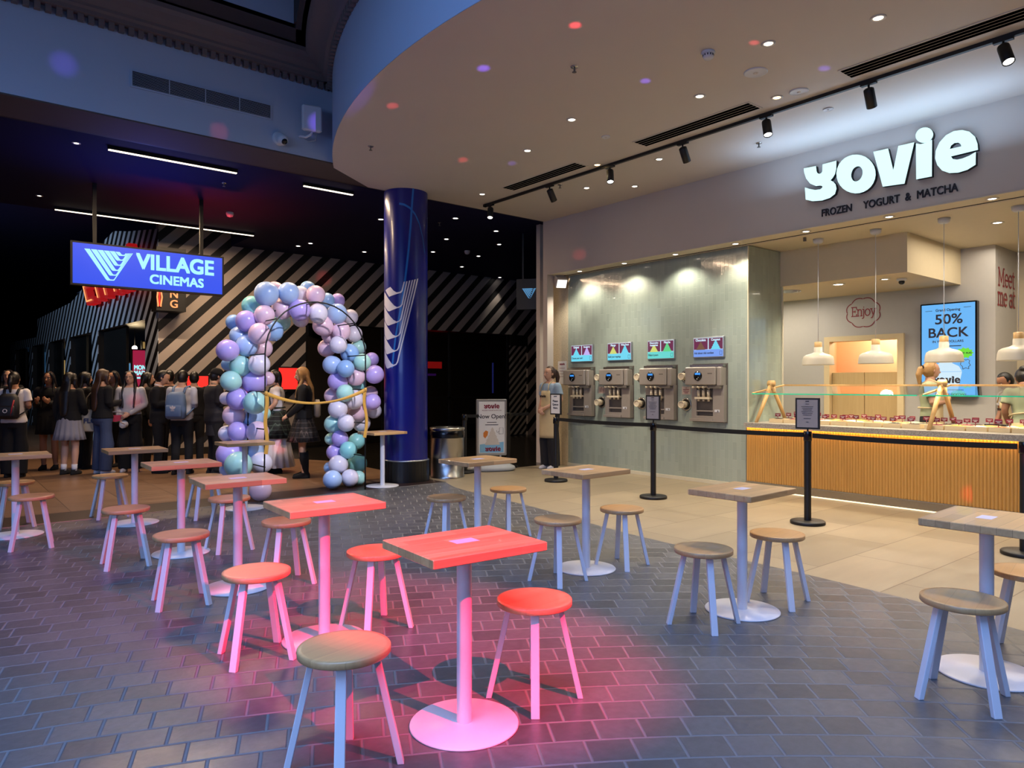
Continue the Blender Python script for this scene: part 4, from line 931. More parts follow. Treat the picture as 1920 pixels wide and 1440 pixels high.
def star(cx_, cy_, rx, ry, n_=22): return [(cx_ + rx * (1 + .1 * (-1) ** k) * math.cos(2 * math.pi * k / n_), cy_ + ry * (1 + .14 * (-1) ** k) * math.sin(2 * math.pi * k / n_)) for k in range(n_)]
b.poly([star(.21, -.06, .105, .07)], .001, Mi); b.poly([star(.13, -.62, .09, .04)], .001, Mi); b.build('lime_badge', 'scr_lime', sc_)
b = MB(); b.text('30 - 31 AUG', .034, Mi @ Matrix.Translation((.21, -.06, .0015)), 0, .001, bold=.0012); b.build('badge_lettering', 'scr_ink', sc_)
b = MB(); b.poly([[(-.15, -.62), (.12, -.62), (.18, -.32), (-.21, -.32)]], .001, Mi); b.poly([[(-.21, -.315), (.18, -.315), (.14, -.24), (.06, -.20), (.04, -.15), (-.03, -.08), (-.08, -.17), (-.13, -.21), (-.2, -.25)]], .001, Mi); b.build('tub_picture', 'scr_white', sc_)
b = MB(); yovie_mark(b, .34, Mi @ Matrix.Translation((-.01, -.43, .0015))); b.build('tub_lettering', 'scr_ink', sc_)
b = MB()
q = [(.17, -.16), (.20, -.145), (.23, -.16), (.25, -.145), (.275, -.165), (.265, -.2), (.285, -.23), (.26, -.25), (.265, -.28), (.225, -.265), (.19, -.285), (.185, -.245), (.16, -.22)]
for i in range(len(q)): b.tube([(q[i][0], q[i][1], 0), (q[(i + 1) % len(q)][0], q[(i + 1) % len(q)][1], 0)], .004, 5)
bb = MB(); bb.add([tuple(Mi @ Vector(v)) for v in b.v], b.f); bb.build('doodle', 'scr_ink', sc_)

# painted wall words (slab serif strokes)
def slab(strokes, wd, M):
    b = MB(); zz = .001
    for st in strokes:
        for i in range(len(st) - 1):
            zz += .00004; p = Vector((st[i][0], st[i][1], zz)); q_ = Vector((st[i + 1][0], st[i + 1][1], zz)); d_ = (q_ - p); L = d_.length
            if L < 1e-6: continue
            d_ /= L; nn = Vector((-d_.y, d_.x, 0)) * wd / 2; e_ = d_ * wd * .3
            b.add([p - e_ + nn, p - e_ - nn, q_ + e_ - nn, q_ + e_ + nn], [(0, 1, 2, 3)], 0, False, M)
    return b
def arcs(cx_, cy_, rx, ry, a0, a1, n_=14): return [(cx_ + rx * math.cos(R(a0 + (a1 - a0) * k / n_)), cy_ + ry * math.sin(R(a0 + (a1 - a0) * k / n_))) for k in range(n_ + 1)]
GL = {  # glyph strokes in a unit x-height box: (width, strokes)
 'E': (.85, [[(.15, 0), (.15, 1.4)], [(0, 0), (.75, 0), (.78, .3)], [(0, 1.4), (.75, 1.4), (.78, 1.1)], [(.15, .72), (.55, .72)], [(.55, .58), (.55, .86)]]),
 'n': (.85, [[(.15, 0), (.15, 1)], [(0, 1), (.15, 1)], [(0, 0), (.3, 0)], [(.15, .75)] + arcs(.42, .7, .24, .3, 150, 0) + [(.66, 0)], [(.52, 0), (.8, 0)]]),
 'j': (.35, [[(.0, 1), (.18, 1), (.18, -.2)] + arcs(.0, -.2, .18, .2, 0, -110), [(.18, 1.3), (.18, 1.36)]]),
 'o': (.85, [arcs(.4, .5, .36, .5, 0, 360, 24)]),
 'y': (.85, [[(.1, 1), (.42, .05)], [(.74, 1), (.42, .05), (.28, -.35), (.1, -.4)], [(0, 1), (.25, 1)], [(.6, 1), (.86, 1)]]),
 'M': (1.3, [[(.15, 0), (.15, 1.4), (.6, .3), (1.05, 1.4), (1.05, 0)], [(0, 0), (.3, 0)], [(.9, 0), (1.2, 0)], [(0, 1.4), (.15, 1.4)], [(1.05, 1.4), (1.2, 1.4)]]),
 'e': (.78, [[(.06, .52), (.7, .52)] + arcs(.38, .5, .33, .5, 5, 310, 22)]),
 't': (.5, [[(.2, 1.3), (.2, .25)] + arcs(.38, .22, .18, .22, 180, 290), [(0, 1), (.46, 1)]]),
 'm': (1.3, [[(.15, 0), (.15, 1)], [(0, 1), (.15, 1)], [(0, 0), (.3, 0)], [(.15, .75)] + arcs(.4, .7, .22, .3, 150, 0) + [(.62, 0)], [(.62, .75)] + arcs(.85, .7, .22, .3, 150, 0) + [(1.07, 0)], [(.5, 0), (.75, 0)], [(.95, 0), (1.2, 0)]]),
 'a': (.8, [arcs(.36, .28, .28, .28, 0, 360, 20), [(.1, .85)] + arcs(.36, .68, .28, .32, 130, 0) + [(.64, .1), (.74, 0)]]), ' ': (.45, [])}
def word(s_, x0, y0, k, ky=None):
    o_ = []; x = x0; ky = ky or k
    for ch in s_:
        w_, st = GL[ch]
        for q_ in st: o_.append([(x + p[0] * k, y0 + p[1] * ky) for p in q_])
        x += w_ * k
    return o_, x - x0
en = thing('wall_lettering', 'maroon Enjoy painted inside a scalloped ring on the back wall', 'sign', (11.2, 5.09, 2.525)); M = FX(-.002, 0, 0)
o_, W_ = word('Enjoy', 0, 0, .1); o_ = [[(p[0] - W_ / 2 + .01, p[1] - .05) for p in q_] for q_ in o_]
slab(o_, .015, M).build('lettering', 'maroontext', en)
ring = []
for k in range(8):
    a0 = 360 / 8 * k; P = []
    for j in range(9):
        a = R(a0 + 45 * j / 8 * .92 + 2); rr = 1 + .09 * math.sin(math.pi * j / 8); P.append((.245 * rr * math.cos(a), .215 * rr * math.sin(a)))
    ring.append(P)
slab(ring, .014, M).build('ring', 'maroontext', en)
me_ = thing('wall_lettering', 'maroon Meet me at words painted on the side wall at the right edge', 'sign', (11.28, 3.32, 2.6)); M = FY(0, -.002, 0)
o1, W1 = word('Meet', .03, .17, .20, .17); o2, W2 = word('me at', .0, -.10, .185, .17)
slab(o1 + o2, .028, M).build('lettering', 'maroontext', me_)

def pendant(y, label):
    t = thing('pendant_lamp', label, 'pendant lamp', (8.98, y, 1.665), 0, 'white pendant lamps over the counter')
    b = MB(); b.lathe([(.04, 1.585), (.06, 1.60), (.066, 1.644), (.0001, 1.6445)], 24); b.build('canopy', 'whiteplastic', t)
    b = MB(); b.cyl((0, 0, .30), (0, 0, 1.586), .004, n=8); b.build('cord', 'whiteplastic', t)
    b = MB(); b.lathe([(.046, .232), (.046, .295), (.03, .30)], 24); b.build('collar', 'pine', t)
    pr = [(.198, 0), (.190, .07), (.178, .108), (.15, .128), (.075, .15), (.052, .165), (.050, .23)]
    b = MB(); b.lathe(pr + [(.046, .229)] + [(r_ - .005, z - .003) for r_, z in pr[::-1][1:]], 48, cap=False); b.build('shade', 'shade', t)
    b = MB(); b.ell((0, 0, .075), .04, .04, .05); b.build('bulb', 'lamp', t)
    spot('pendant_light', (8.98, y, 1.70), (8.98, y, 0), 48, WARM2, 130, .5, .05)
for y, l in ((4.66, 'white pendant lamp nearest the green tiles'), (3.93, 'white pendant lamp second from the green tiles, in front of the saloon door'), (3.17, 'white pendant lamp in front of the blue advertising screen'), (2.45, 'white pendant lamp cut by the right edge of the photo')): pendant(y, l)
# ------------------------------------------------------------------ balloon arch
BALLOONS=[(3.052,8.490,0.144,0.124,'pale pink'),(2.954,8.974,0.408,0.160,'mint green'),(2.967,9.424,0.313,0.100,'pale blue'),(2.938,9.268,0.519,0.158,'lilac'),(3.281,9.089,0.402,0.133,'white'),(3.240,9.363,0.507,0.162,'pale blue'),(2.952,9.420,0.775,0.100,'white'),(3.004,9.147,0.814,0.121,'lilac'),(3.199,8.993,0.807,0.131,'pale pink'),(3.323,9.562,0.644,0.097,'sky blue'),(2.990,9.288,1.012,0.126,'pale pink'),(3.247,9.323,0.962,0.142,'pale blue'),(3.436,9.420,1.024,0.083,'mint green'),(3.000,9.152,1.225,0.131,'lilac'),(3.146,8.937,1.179,0.136,'mint green'),(2.946,9.420,1.228,0.080,'white'),(2.904,9.121,1.453,0.120,'mint green'),(3.233,9.185,1.448,0.147,'lilac'),(3.190,9.460,1.463,0.136,'white'),(3.486,9.420,1.486,0.090,'pale pink'),(3.046,9.193,1.644,0.125,'mint green'),(3.229,9.021,1.664,0.128,'white'),(2.966,9.420,1.668,0.080,'sky blue'),(2.868,9.131,1.833,0.129,'lilac'),(3.127,9.193,1.898,0.132,'pale blue'),(3.415,9.420,1.889,0.124,'pale pink'),(3.096,9.386,2.044,0.114,'pale blue'),(3.237,9.024,2.058,0.128,'pale pink'),(3.536,9.360,2.126,0.124,'sky blue'),(3.060,9.482,2.221,0.095,'sky blue'),(3.139,9.230,2.229,0.126,'lilac'),(3.323,9.092,2.305,0.120,'pale pink'),(3.274,9.420,2.447,0.123,'aqua'),(3.691,9.480,2.264,0.120,'mint green'),(3.368,9.139,2.588,0.147,'pale blue'),(3.580,9.420,2.669,0.118,'pale pink'),(3.623,9.266,2.423,0.131,'pale pink'),(3.640,9.091,2.619,0.129,'pale blue'),(3.917,9.370,2.649,0.106,'white'),(3.782,9.064,2.402,0.130,'lilac'),(3.938,9.420,2.318,0.107,'white'),(4.067,9.470,2.745,0.101,'sky blue'),(4.038,9.140,2.628,0.119,'pale pink'),(4.036,9.066,2.370,0.122,'white'),(4.316,9.394,2.593,0.102,'sky blue'),(4.503,9.446,2.612,0.096,'lilac'),(4.347,9.135,2.395,0.129,'pale blue'),(4.689,9.420,2.385,0.105,'white'),(4.171,9.214,2.221,0.132,'pale pink'),(4.425,9.183,2.158,0.126,'pale pink'),(4.736,9.396,2.140,0.112,'white'),(4.328,9.366,2.097,0.095,'pale pink'),(4.347,9.479,1.922,0.117,'pale pink'),(4.341,9.090,1.958,0.114,'white'),(4.580,9.217,1.844,0.124,'sky blue'),(4.828,9.444,1.952,0.106,'mint green'),(4.304,9.212,1.681,0.122,'pale blue'),(4.416,9.016,1.627,0.114,'sky blue'),(4.696,9.056,1.722,0.113,'mint green'),(5.032,9.420,1.777,0.099,'lilac'),(4.933,9.140,1.553,0.126,'lilac'),(4.656,9.172,1.521,0.121,'pale pink'),(4.389,9.224,1.452,0.126,'lilac'),(4.799,9.420,1.400,0.120,'aqua'),(4.424,9.049,1.290,0.114,'mint green'),(4.409,9.420,1.249,0.110,'pale pink'),(4.619,9.180,1.197,0.135,'white'),(5.014,9.420,1.282,0.099,'pale pink'),(4.899,9.140,1.163,0.111,'lilac'),(5.067,9.420,1.022,0.107,'white'),(4.359,9.144,1.068,0.125,'white'),(4.767,9.357,1.007,0.127,'pale pink'),(4.356,9.273,0.856,0.123,'mint green'),(4.427,9.021,0.879,0.114,'white'),(4.900,9.483,0.844,0.122,'white'),(4.404,9.172,0.658,0.108,'lilac'),(4.385,9.420,0.637,0.081,'mint green'),(4.790,9.420,0.587,0.113,'aqua'),(4.464,9.031,0.502,0.114,'aqua'),(4.364,9.255,0.462,0.108,'lilac'),(4.337,9.081,0.307,0.124,'white'),(4.796,9.415,0.261,0.135,'aqua'),(4.369,9.420,0.230,0.081,'sky blue'),(4.156,8.880,0.137,0.118,'pale blue'),(4.432,8.920,0.132,0.113,'white'),(4.604,9.005,0.110,0.094,'mint green'),]
ar = thing('arch_frame', 'thin black metal double hoop frame that carries the balloon arch', 'arch frame', (3.825, 8.9, 0))
def hoop(y):
    P = [(-.69, y, .006), (-.675, y, 1.0), (-.675, y, 1.785)] + [(-.675 * math.cos(R(a)), y, 1.785 + .675 * math.sin(R(a))) for a in range(10, 180, 10)] + [(.675, y, 1.785), (.675, y, 1.0), (.67, y, .006)]
    b = MB(); b.tube(P, .0095, 8); return b.build('hoop', 'black', ar)
hoop(-.30); hoop(.30)
for x, zs in ((-.676, (.4, .86, 1.32, 1.78)), (.676, (.45, .89, 1.34, 1.80))):
    for z in zs: b = MB(); b.tube([(x, -.30, z), (x, .30, z)], .008, 8); b.build('rung', 'black', ar)
for a in (40, 90, 140): b = MB(); b.tube([(-.675 * math.cos(R(a)), -.3, 1.785 + .675 * math.sin(R(a))), (-.675 * math.cos(R(a)), .3, 1.785 + .675 * math.sin(R(a)))], .008, 8); b.build('rung', 'black', ar)

def balloon_mesh():
    b = MB(); pr = [(.0001, 1.0)] + [(math.sin(R(a)) * 1.0, math.cos(R(a)) * (1.0 if a < 90 else 1.14)) for a in range(12, 170, 12)] + [(.10, -1.13), (.05, -1.15)]
    b.lathe(pr, 28, cap=False); return b
zones = {}
info = []
for (x, y, z, r, c_) in BALLOONS:
    if z > 1.72: zone = 'crown of the arch'; key = x
    elif x < 3.8: zone = 'left leg of the arch'; key = z
    else: zone = 'right leg of the arch'; key = z
    sub = zone
    if zone.startswith('left'): side = 'inner side' if x > 3.10 else ('outer side' if x < 2.82 else 'middle')
    elif zone.startswith('right'): side = 'inner side' if x < 4.36 else ('outer side' if x > 4.62 else 'middle')
    else: side = 'inner rim' if math.hypot(x - 3.6, z - 1.7) < .78 else 'outer rim'
    k_ = (c_, side, zone); zones.setdefault(k_, []).append((key, len(info))); info.append(k_)
labels = [None] * len(info)
for k_, L in zones.items():
    L.sort(); c_, side, zone = k_
    for q, (key, i) in enumerate(L):
        if len(L) == 1: labels[i] = 'the only %s balloon on the %s of the %s' % k_
        else: labels[i] = '%s %s balloon %s on the %s of the %s' % (ORD[q], c_, 'from the left' if zone.startswith('crown') else 'from the floor', side, zone.replace(' of the arch', ''))
bp_ = None
for i, (x, y, z, r, c_) in enumerate(BALLOONS):
    if bp_ is None:
        bp_ = tag(balloon_mesh().build('balloon', BAL[c_]), labels[i], 'balloon', 'pastel balloons of the arch'); o = bp_
        kb = MB(); kb.lathe([(.05, -1.14), (.10, -1.19), (.02, -1.17)], 12, cap=False); kn = kb.build('knot', BAL[c_], o)
    else:
        o = bp_.copy(); o.data = bp_.data.copy(); COL.objects.link(o); o['label'] = labels[i]; o.data.materials[0] = BAL[c_]
        k2 = kn.copy(); k2.data = kn.data.copy(); k2.data.materials[0] = BAL[c_]; COL.objects.link(k2); k2.parent = o
    o.location = (x, y, z); o.scale = (r * 1.06, r * 1.06, r * 1.03)
    ang = rng.uniform(0, 6.28); tl = rng.uniform(-.35, .35)
    dv = Vector((x - (3.15 if x < 3.5 else 4.5 if x > 4.15 else x), y - 9.2, z - (z if z < 1.75 else 1.95)))
    d_ = (dv.normalized() if dv.length > .02 else Vector((0, -1, 0)))
    o.rotation_euler = (d_ + Vector((rng.uniform(-.3, .3), rng.uniform(-.3, .3), .35))).to_track_quat('Z', 'Y').to_euler()

def ribbon(name, P, wd, label):
    b = MB(); vs = []; up = Vector((0, 0, 1)); P = [Vector(p) for p in P]; N = len(P)
    for i, p in enumerate(P):
        t_ = (P[min(i + 1, N - 1)] - P[max(i - 1, 0)]).normalized(); s_ = Vector((0, -1, 0)).cross(t_).normalized(); w2 = wd[i] if isinstance(wd, list) else wd
        tw = Vector((0, math.sin(i * .3) * .006, 0))
        vs += [p + s_ * w2 / 2 + tw, p - s_ * w2 / 2 - tw, p - s_ * w2 / 2 - tw + Vector((0, .0012, 0)), p + s_ * w2 / 2 + tw + Vector((0, .0012, 0))]
    b.add(vs, [(i * 4 + k, i * 4 + (k + 1) % 4, i * 4 + 4 + (k + 1) % 4, i * 4 + 4 + k) for i in range(N - 1) for k in range(4)], 0, True)
    return b
rb = thing('ribbon', 'gold satin ribbon tied across the opening of the balloon arch', 'ribbon', (0, 0, 0))
P = []
for k in range(25):
    f = k / 24; P.append((3.15 + 1.35 * f, 8.585, 1.30 + .04 * f - .15 * 4 * f * (1 - f) * (1 if f < .5 else 1)))
ribbon('sash', P, [.05 - .02 * math.sin(math.pi * k / 24) for k in range(25)], '').build('sash', 'gold', rb)
ribbon('tail', [(3.158 + .012 * math.sin(k), 8.584, 1.31 - .075 * k) for k in range(11)], .05, '').build('tail', 'gold', rb)
ribbon('tail', [(4.492 - .02 * math.sin(k * .7), 8.584, 1.35 - .065 * k) for k in range(11)], .05, '').build('tail', 'gold', rb)
b = MB(); b.tube([(3.158, 8.588, 1.275), (3.158, 8.588, 1.325)], .017, 10); b.tube([(4.495, 8.588, 1.315), (4.495, 8.588, 1.365)], .017, 10); b.build('knot', 'gold', rb)

# ------------------------------------------------------------------ poster stand by the bin
ps = thing('poster_stand', 'silver framed yovie Now Open poster stand on a grey plastic base', 'poster stand', (7.12, 9.24, 0), R(-26))
b = MB(); b.loft([(0, 0, .0, .36, .20), (0, 0, .03, .40, .23), (0, 0, .075, .38, .20), (0, 0, .13, .25, .11), (0, 0, .16, .16, .06), (0, 0, .17, .10, .03)], 32, sup=2.6); b.build('base', 'greyplastic', ps)
b = MB(); b.cyl((-.15, 0, .15), (-.15, 0, .26), .015); b.cyl((.15, 0, .15), (.15, 0, .26), .015); b.build('spring_post', 'alum', ps)
b = MB(); b.rbox(-.255, .255, -.022, .022, .245, 1.17, .01); fr = b.build('snap_frame', 'alum', ps)
M = FY(0, -.0225, 0)
b = MB(); b.poly([[(-.215, .285), (.215, .285), (.215, 1.13), (-.215, 1.13)]], .001, M); sh = b.build('poster', 'paper', fr)
M = M @ Matrix.Translation((0, 0, .0015))
b = MB(); yovie_mark(b, .26, M @ Matrix.Translation((0, 1.055, 0))); yovie_mark(b, .26, M @ Matrix.Translation((.02, .355, .002))); b.text('FROZEN YOGURT & MATCHA', .024, M @ Matrix.Translation((0, .985, 0)), 0, .001)
b.build('lettering', 'maroon', sh)
b = MB(); b.text('Now Open!', .10, M @ Matrix.Translation((0, .885, 0)), 0, .001, bold=.001); b.box(-.08, .08, .785, .795, 0, .001, 0, M); b.box(-.11, .11, .745, .755, 0, .001, 0, M)
b.tube([tuple(M @ Vector(p)) for p in ((.12, .60, 0), (.19, .60, 0), (.19, .70, 0), (.13, .70, 0), (.12, .60, 0))], .003, 5); b.tube([tuple(M @ Vector(p)) for p in ((.12, .64, 0), (.09, .62, 0), (.08, .66, 0))], .003, 5)
b.build('small_lettering', 'ink', sh)
b = MB(); b.poly([[(-.2, .295), (.2, .295), (.2, .47), (.12, .46), (-.1, .44), (-.2, .43)]], .001, M); b.build('blue_patch', mat('poster sky blue', '7fb4d2', .6), sh)
b = MB(); cone(b, .01, .42, .24, .29, 0, M @ Matrix.Translation((0, 0, .0015))); b.build('swirl_picture', mat('poster cream swirl', 'c9c0b4', .6), sh)
b = MB(); b.poly([[(-.14, .62), (-.10, .66), (-.06, .64), (-.07, .58), (-.11, .53), (-.14, .56)]], .001, M @ Matrix.Translation((0, 0, .0015))); b.build('fruit_picture', mat('poster orange', 'd07a2a', .6), sh)

# ------------------------------------------------------------------ ceiling fixtures over the tables
def downlight(x, y, z, label, r=.048, lens='lamp', watts=0, col=WARM2, ang=80, group='recessed downlights'):
    t = thing('downlight', label, 'downlight', (x, y, z), 0, group)
    b = MB(); b.lathe([(r, -.0005), (r + .018, -.001), (r + .018, -.005), (r, -.007), (r - .004, -.002)], 28, cap=False); b.build('trim_ring', 'lampoff', t)
    b = MB(); b.lathe([(.0001, -.004), (r * .82, -.004), (r * .9, -.001)], 24, cap=False); b.build('lens', lens, t)
    if watts: spot('downlight_light', (x, y, z - .03), (x, y, 0), watts, col, ang, .6, .03)
DL = [(5.63, 2.444, 0), (5.35, 3.201, 0), (5.808, 4.21, 0), (5.269, 5.442, 0), (5.552, 6.496, 0), (6.30, 8.40, 0), (6.42, 3.75, 1), (6.60, 6.35, 1), (7.257, 7.19, 0), (7.725, 6.701, 0), (7.033, 5.702, 0)]
DLN = ['pinpoint downlight near the top edge of the photo, first of the outer row', 'pinpoint downlight beside the white smoke detector', 'pinpoint downlight third of the outer row over the tables', 'pinpoint downlight fourth of the outer row, below the sprinkler', 'pinpoint downlight fifth of the outer row over the tables',
       'pinpoint downlight above the far end of the black track', 'amber downlight at the end of the middle slot vent', 'amber downlight at the near end of the farthest slot vent', 'pinpoint downlight left of two behind the track near the fascia', 'pinpoint downlight nearest the taupe fascia', 'pinpoint downlight just behind the track between two spotlights']
for (x, y, a), l in zip(DL, DLN): downlight(x, y, 4.219, l, .040, 'lampw' if a else 'lamp', 20 if x > 7.1 else (105 if x < 5.9 else 55), WARM if a else WARM2, 50 if x > 7.1 else 100, 'ceiling downlights over the tables')
tr = thing('light_track', 'long black track rail across the cream ceiling', 'light track', (6.70, 3.2, 4.22))
b = MB(); b.box(-.018, .018, -5.2, 5.62, -.034, -.0005); b.build('rail', 'black', tr)
b = MB(); b.box(-.024, .024, 5.62, 5.68, -.04, -.0005); b.build('end_cap', 'blackgloss', tr)
TS = [(8.72, (-.28, -.30), 1, 'black track spotlight at the far end of the rail, lens lit towards the tables'), (7.362, (.72, .1), 0, 'black track spotlight second from the far end, turned to the fascia'), (6.223, (-.25, -.28), 1, 'lit black track spotlight third from the far end'),
      (5.09, (.72, .1), 0, 'black track spotlight fourth from the far end, turned to the fascia'), (4.033, (-.25, -.28), 1, 'lit black track spotlight above the tagline end of the fascia'), (2.995, (.72, .1), 0, 'black track spotlight right above the lit yovie letters, turned away'), (1.931, (-.32, -.34), 1, 'large lit track spotlight at the top right corner')]
for (y, (tx, ty), lit, l) in TS:
    t = thing('track_spotlight', l, 'spotlight', (6.70, y, 4.186), 0, 'black track spotlights')
    b = MB(); b.box(-.02, .02, -.07, .07, -.018, -.0005); b.build('adaptor', 'black', t)
    b = MB(); b.cyl((0, 0, -.018), (0, 0, -.065), .009); b.build('stem', 'black', t)
    d_ = Vector((tx, ty, -1)).normalized(); q_ = d_.to_track_quat('-Z', 'Y').to_matrix().to_4x4(); Mh = Matrix.Translation((0, 0, -.06)) @ q_
    b = MB(); b.lathe([(.030, .012), (.044, .004), (.046, -.01), (.046, -.165), (.041, -.170), (.038, -.155)], 28, M=Mh, cap=False); b.lathe([(.0001, .012), (.03, .012)], 28, M=Mh, cap=False); hd = b.build('head', 'black', t)
    b = MB(); b.lathe([(.0001, -.158), (.038, -.158)], 24, M=Mh, cap=False); b.build('lens', 'lampc', hd)
    lo = Vector((6.70, y, 4.186)) + Mh @ Vector((0, 0, -.18)); spot('track_light', lo, lo + d_, 150 if lit else 300, NEUT, 60 if lit else 46, 1.0, .02)
def vent(y0, y1, label):
    t = thing('slot_vent', label, 'air vent', (6.42, (y0 + y1) / 2, 4.22), 0, 'linear slot vents'); L2 = (y1 - y0) / 2
    b = MB(); b.box(-.125, .125, -L2, L2, -.006, -.0005); b.build('frame', 'ceiling', t)
    b = MB()
    for k in range(4): b.box(-.105 + .055 * k, -.062 + .055 * k, -L2 + .02, L2 - .02, -.0085, -.0062)
    b.build('slot', 'void', t)
vent(6.45, 7.95, 'slotted air vent farthest from the camera, beside the far end of the track'); vent(3.98, 5.50, 'slotted air vent in the middle of the cream ceiling'); vent(.5, 3.09, 'slotted air vent running out of the top right corner')
def disc(x, y, z, r, label, cat='speaker', name='ceiling_speaker'):
    t = thing(name, label, cat, (x, y, z))
    b = MB(); b.lathe([(r, -.0005), (r, -.006), (r * .92, -.012), (r * .85, -.008), (r * .3, -.010), (.0001, -.010)], 32, cap=False); b.build('grille', 'whiteplastic', t)
    b = MB(); b.lathe([(r * .22, -.0105), (r * .18, -.016), (.0001, -.016)], 20, cap=False); b.build('centre', 'lampoff', t)
disc(5.753, 3.568, 4.22, .105, 'large round white ceiling disc below the smoke detector'); disc(6.45, 3.539, 4.22, .088, 'plain round white ceiling disc next to the amber downlight and the track'); disc(7.093, 3.575, 4.22, .05, 'small round disc on the blue-lit ceiling strip above the sign'); disc(5.931, 5.571, 4.22, .05, 'small round disc near the middle slot vent of the cream ceiling')
t = thing('smoke_detector', 'white smoke detector hanging from the cream ceiling', 'smoke detector', (5.092, 3.605, 4.22))
b = MB(); b.lathe([(.055, -.0005), (.058, -.012), (.052, -.02)], 28); b.build('base', 'whiteplastic', t); b = MB(); b.lathe([(.044, -.0205), (.046, -.045), (.036, -.06), (.0001, -.062)], 28, cap=False); b.build('dome', 'whiteplastic', t)
b = MB()
for k in range(12): a = R(30 * k); b.box(.0435, .047, -.004, .004, -.042, -.026, 0, Matrix.Rotation(a, 4, 'Z'))
b.build('vent_slot', 'cdark', t)
def sprinkler(x, y, z, label):
    t = thing('sprinkler', label, 'sprinkler', (x, y, z), 0, 'ceiling sprinklers')
    b = MB(); b.lathe([(.034, -.0005), (.032, -.006), (.014, -.008)], 20); b.build('rose', 'steel', t)
    b = MB(); b.cyl((0, 0, -.008), (0, 0, -.045), .008); b.lathe([(.02, -.046), (.02, -.05), (.0001, -.05)], 16, cap=False); b.build('head', 'machdark', t)
for (x, y, l) in ((4.413, 4.525, 'dark sprinkler head in the open upper part of the cream ceiling'), (4.02, 7.552, 'sprinkler head at the left tip of the cream ceiling'), (7.467, 4.59, 'sprinkler head between the track and the sign'), (6.851, 7.313, 'sprinkler head near the second far spotlight')): sprinkler(x, y, 4.219, l)
for q, y in enumerate((8.42, 7.44, 6.46, 5.47, 4.48, 3.50, 2.50)):
    downlight(8.335, y, 3.2915, ('small bright downlight in the fascia soffit, %s from the concrete pillar' % ORD[q]), .042, 'lamp', 44 if y > 5 else 44, (1.0, .90, .74), 130, 'soffit downlights')
b = MB(); b.box(8.470, 8.479, -6, 8.97, 3.285, 3.31); struct(b.build('trim_10', 'black'))
downlight(9.70, 2.855, 3.309, 'downlight in the shop ceiling near the right edge', .05, 'lamp', 90, WARM2, 130); downlight(9.83, 4.81, 2.809, 'downlight under the cream bulkhead above the Enjoy ring', .07, 'lamp', 70, WARM2, 130); downlight(9.82, 4.18, 2.809, 'downlight under the bulkhead beside the dome camera', .045, 'lamp', 60, WARM2, 120)
t = thing('dome_camera', 'white dome security camera under the cream bulkhead', 'camera', (9.95, 4.02, 2.809))
b = MB(); b.lathe([(.06, -.0005), (.062, -.02), (.05, -.03)], 24); b.build('base', 'whiteplastic', t); b = MB(); b.ell((0, 0, -.045), .038, .038, .034); b.build('dome', 'blackgloss', t)
t = thing('round_vent', 'round white ceiling air diffuser under the bulkhead by the green tiles', 'air vent', (9.97, 5.62, 2.809))
b = MB()
for k in range(4): b.lathe([(.16 - .04 * k, -.0005), (.165 - .04 * k, -.012 - .004 * k), (.145 - .04 * k, -.008)], 32, cap=False)
b.build('ring', 'whiteplastic', t)
t = thing('sprinkler', 'tiny sprinkler under the shop ceiling right of the green tiles', 'sprinkler', (8.75, 4.72, 3.309)); b = MB(); b.lathe([(.02, -.0005), (.02, -.05)], 12); b.build('head', 'machdark', t)
t = thing('flood_lamp', 'tilted white floodlight with lit face under the fascia corner', 'floodlight', (8.42, 8.97, 3.18)); Mh = Matrix.Rotation(R(-25), 4, 'Z') @ Matrix.Rotation(R(35), 4, 'X')
b = MB(); b.rbox(-.10, .10, -.07, .10, -.09, .09, .015, 0, Mh); b.build('housing', 'fascia', t)
b = MB(); b.box(-.085, .085, -.076, -.0705, -.075, .075, 0, Mh); b.build('lit_face', emis('lit frosted face', (1, .95, .85), 1.3), t)
b = MB(); b.cyl((0, .03, .05), (0, .03, .115), .012); b.build('bracket', 'black', t)
spot('flood_lamp_light', (8.30, 8.80, 3.10), (8.6, 9.2, .9), 30, NEUT, 85, 1.0, .08)

# ------------------------------------------------------------------ things on the beam
t = thing('wall_grille', 'long white framed louvre grille on the blue lit beam wall', 'air grille', (2.415, 8.47, 4.685))
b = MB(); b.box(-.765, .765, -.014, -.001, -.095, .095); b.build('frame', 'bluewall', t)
b = MB(); b.box(-.745, .745, -.016, -.0145, -.078, .078); b.build('void', 'void', t)
b = MB()
for k in range(11): b.box(-.745, .745, -.024, -.0165, -.073 + .0146 * k, -.0705 + .0146 * k)
for x in (-.38, 0, .38): b.box(x - .004, x + .004, -.0245, -.0165, -.078, .078)
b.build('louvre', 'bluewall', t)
t = thing('security_camera', 'white turret security camera low on the beam wall', 'camera', (3.265, 8.47, 4.385)); t.scale = (1.3, 1.3, 1.3)
ax = Matrix.Rotation(R(90), 4, 'X')
b = MB(); b.lathe([(.062, .001), (.064, .02), (.05, .035)], 28, M=ax); b.build('base', 'whiteplastic', t)
b = MB(); b.ell((.015, -.06, -.02), .05, .05, .05); tu = b.build('ball', 'whiteplastic', t)
b = MB(); Mq = Matrix.Translation((.015, -.06, -.02)) @ Vector((.1, -.8, -.55)).to_track_quat('Z', 'Y').to_matrix().to_4x4(); b.lathe([(.028, .046), (.026, .052), (.0001, .053)], 20, M=Mq, cap=False); b.build('lens', 'blackgloss', tu)
t = thing('access_point', 'pale wall mounted radio unit on a bent arm at the corner of the beam', 'antenna', (3.66, 8.47, 4.66), R(-12))
b = MB(); b.rbox(-.125, .115, -.20, -.13, -.15, .17, .018); b.build('housing', 'whiteplastic', t)
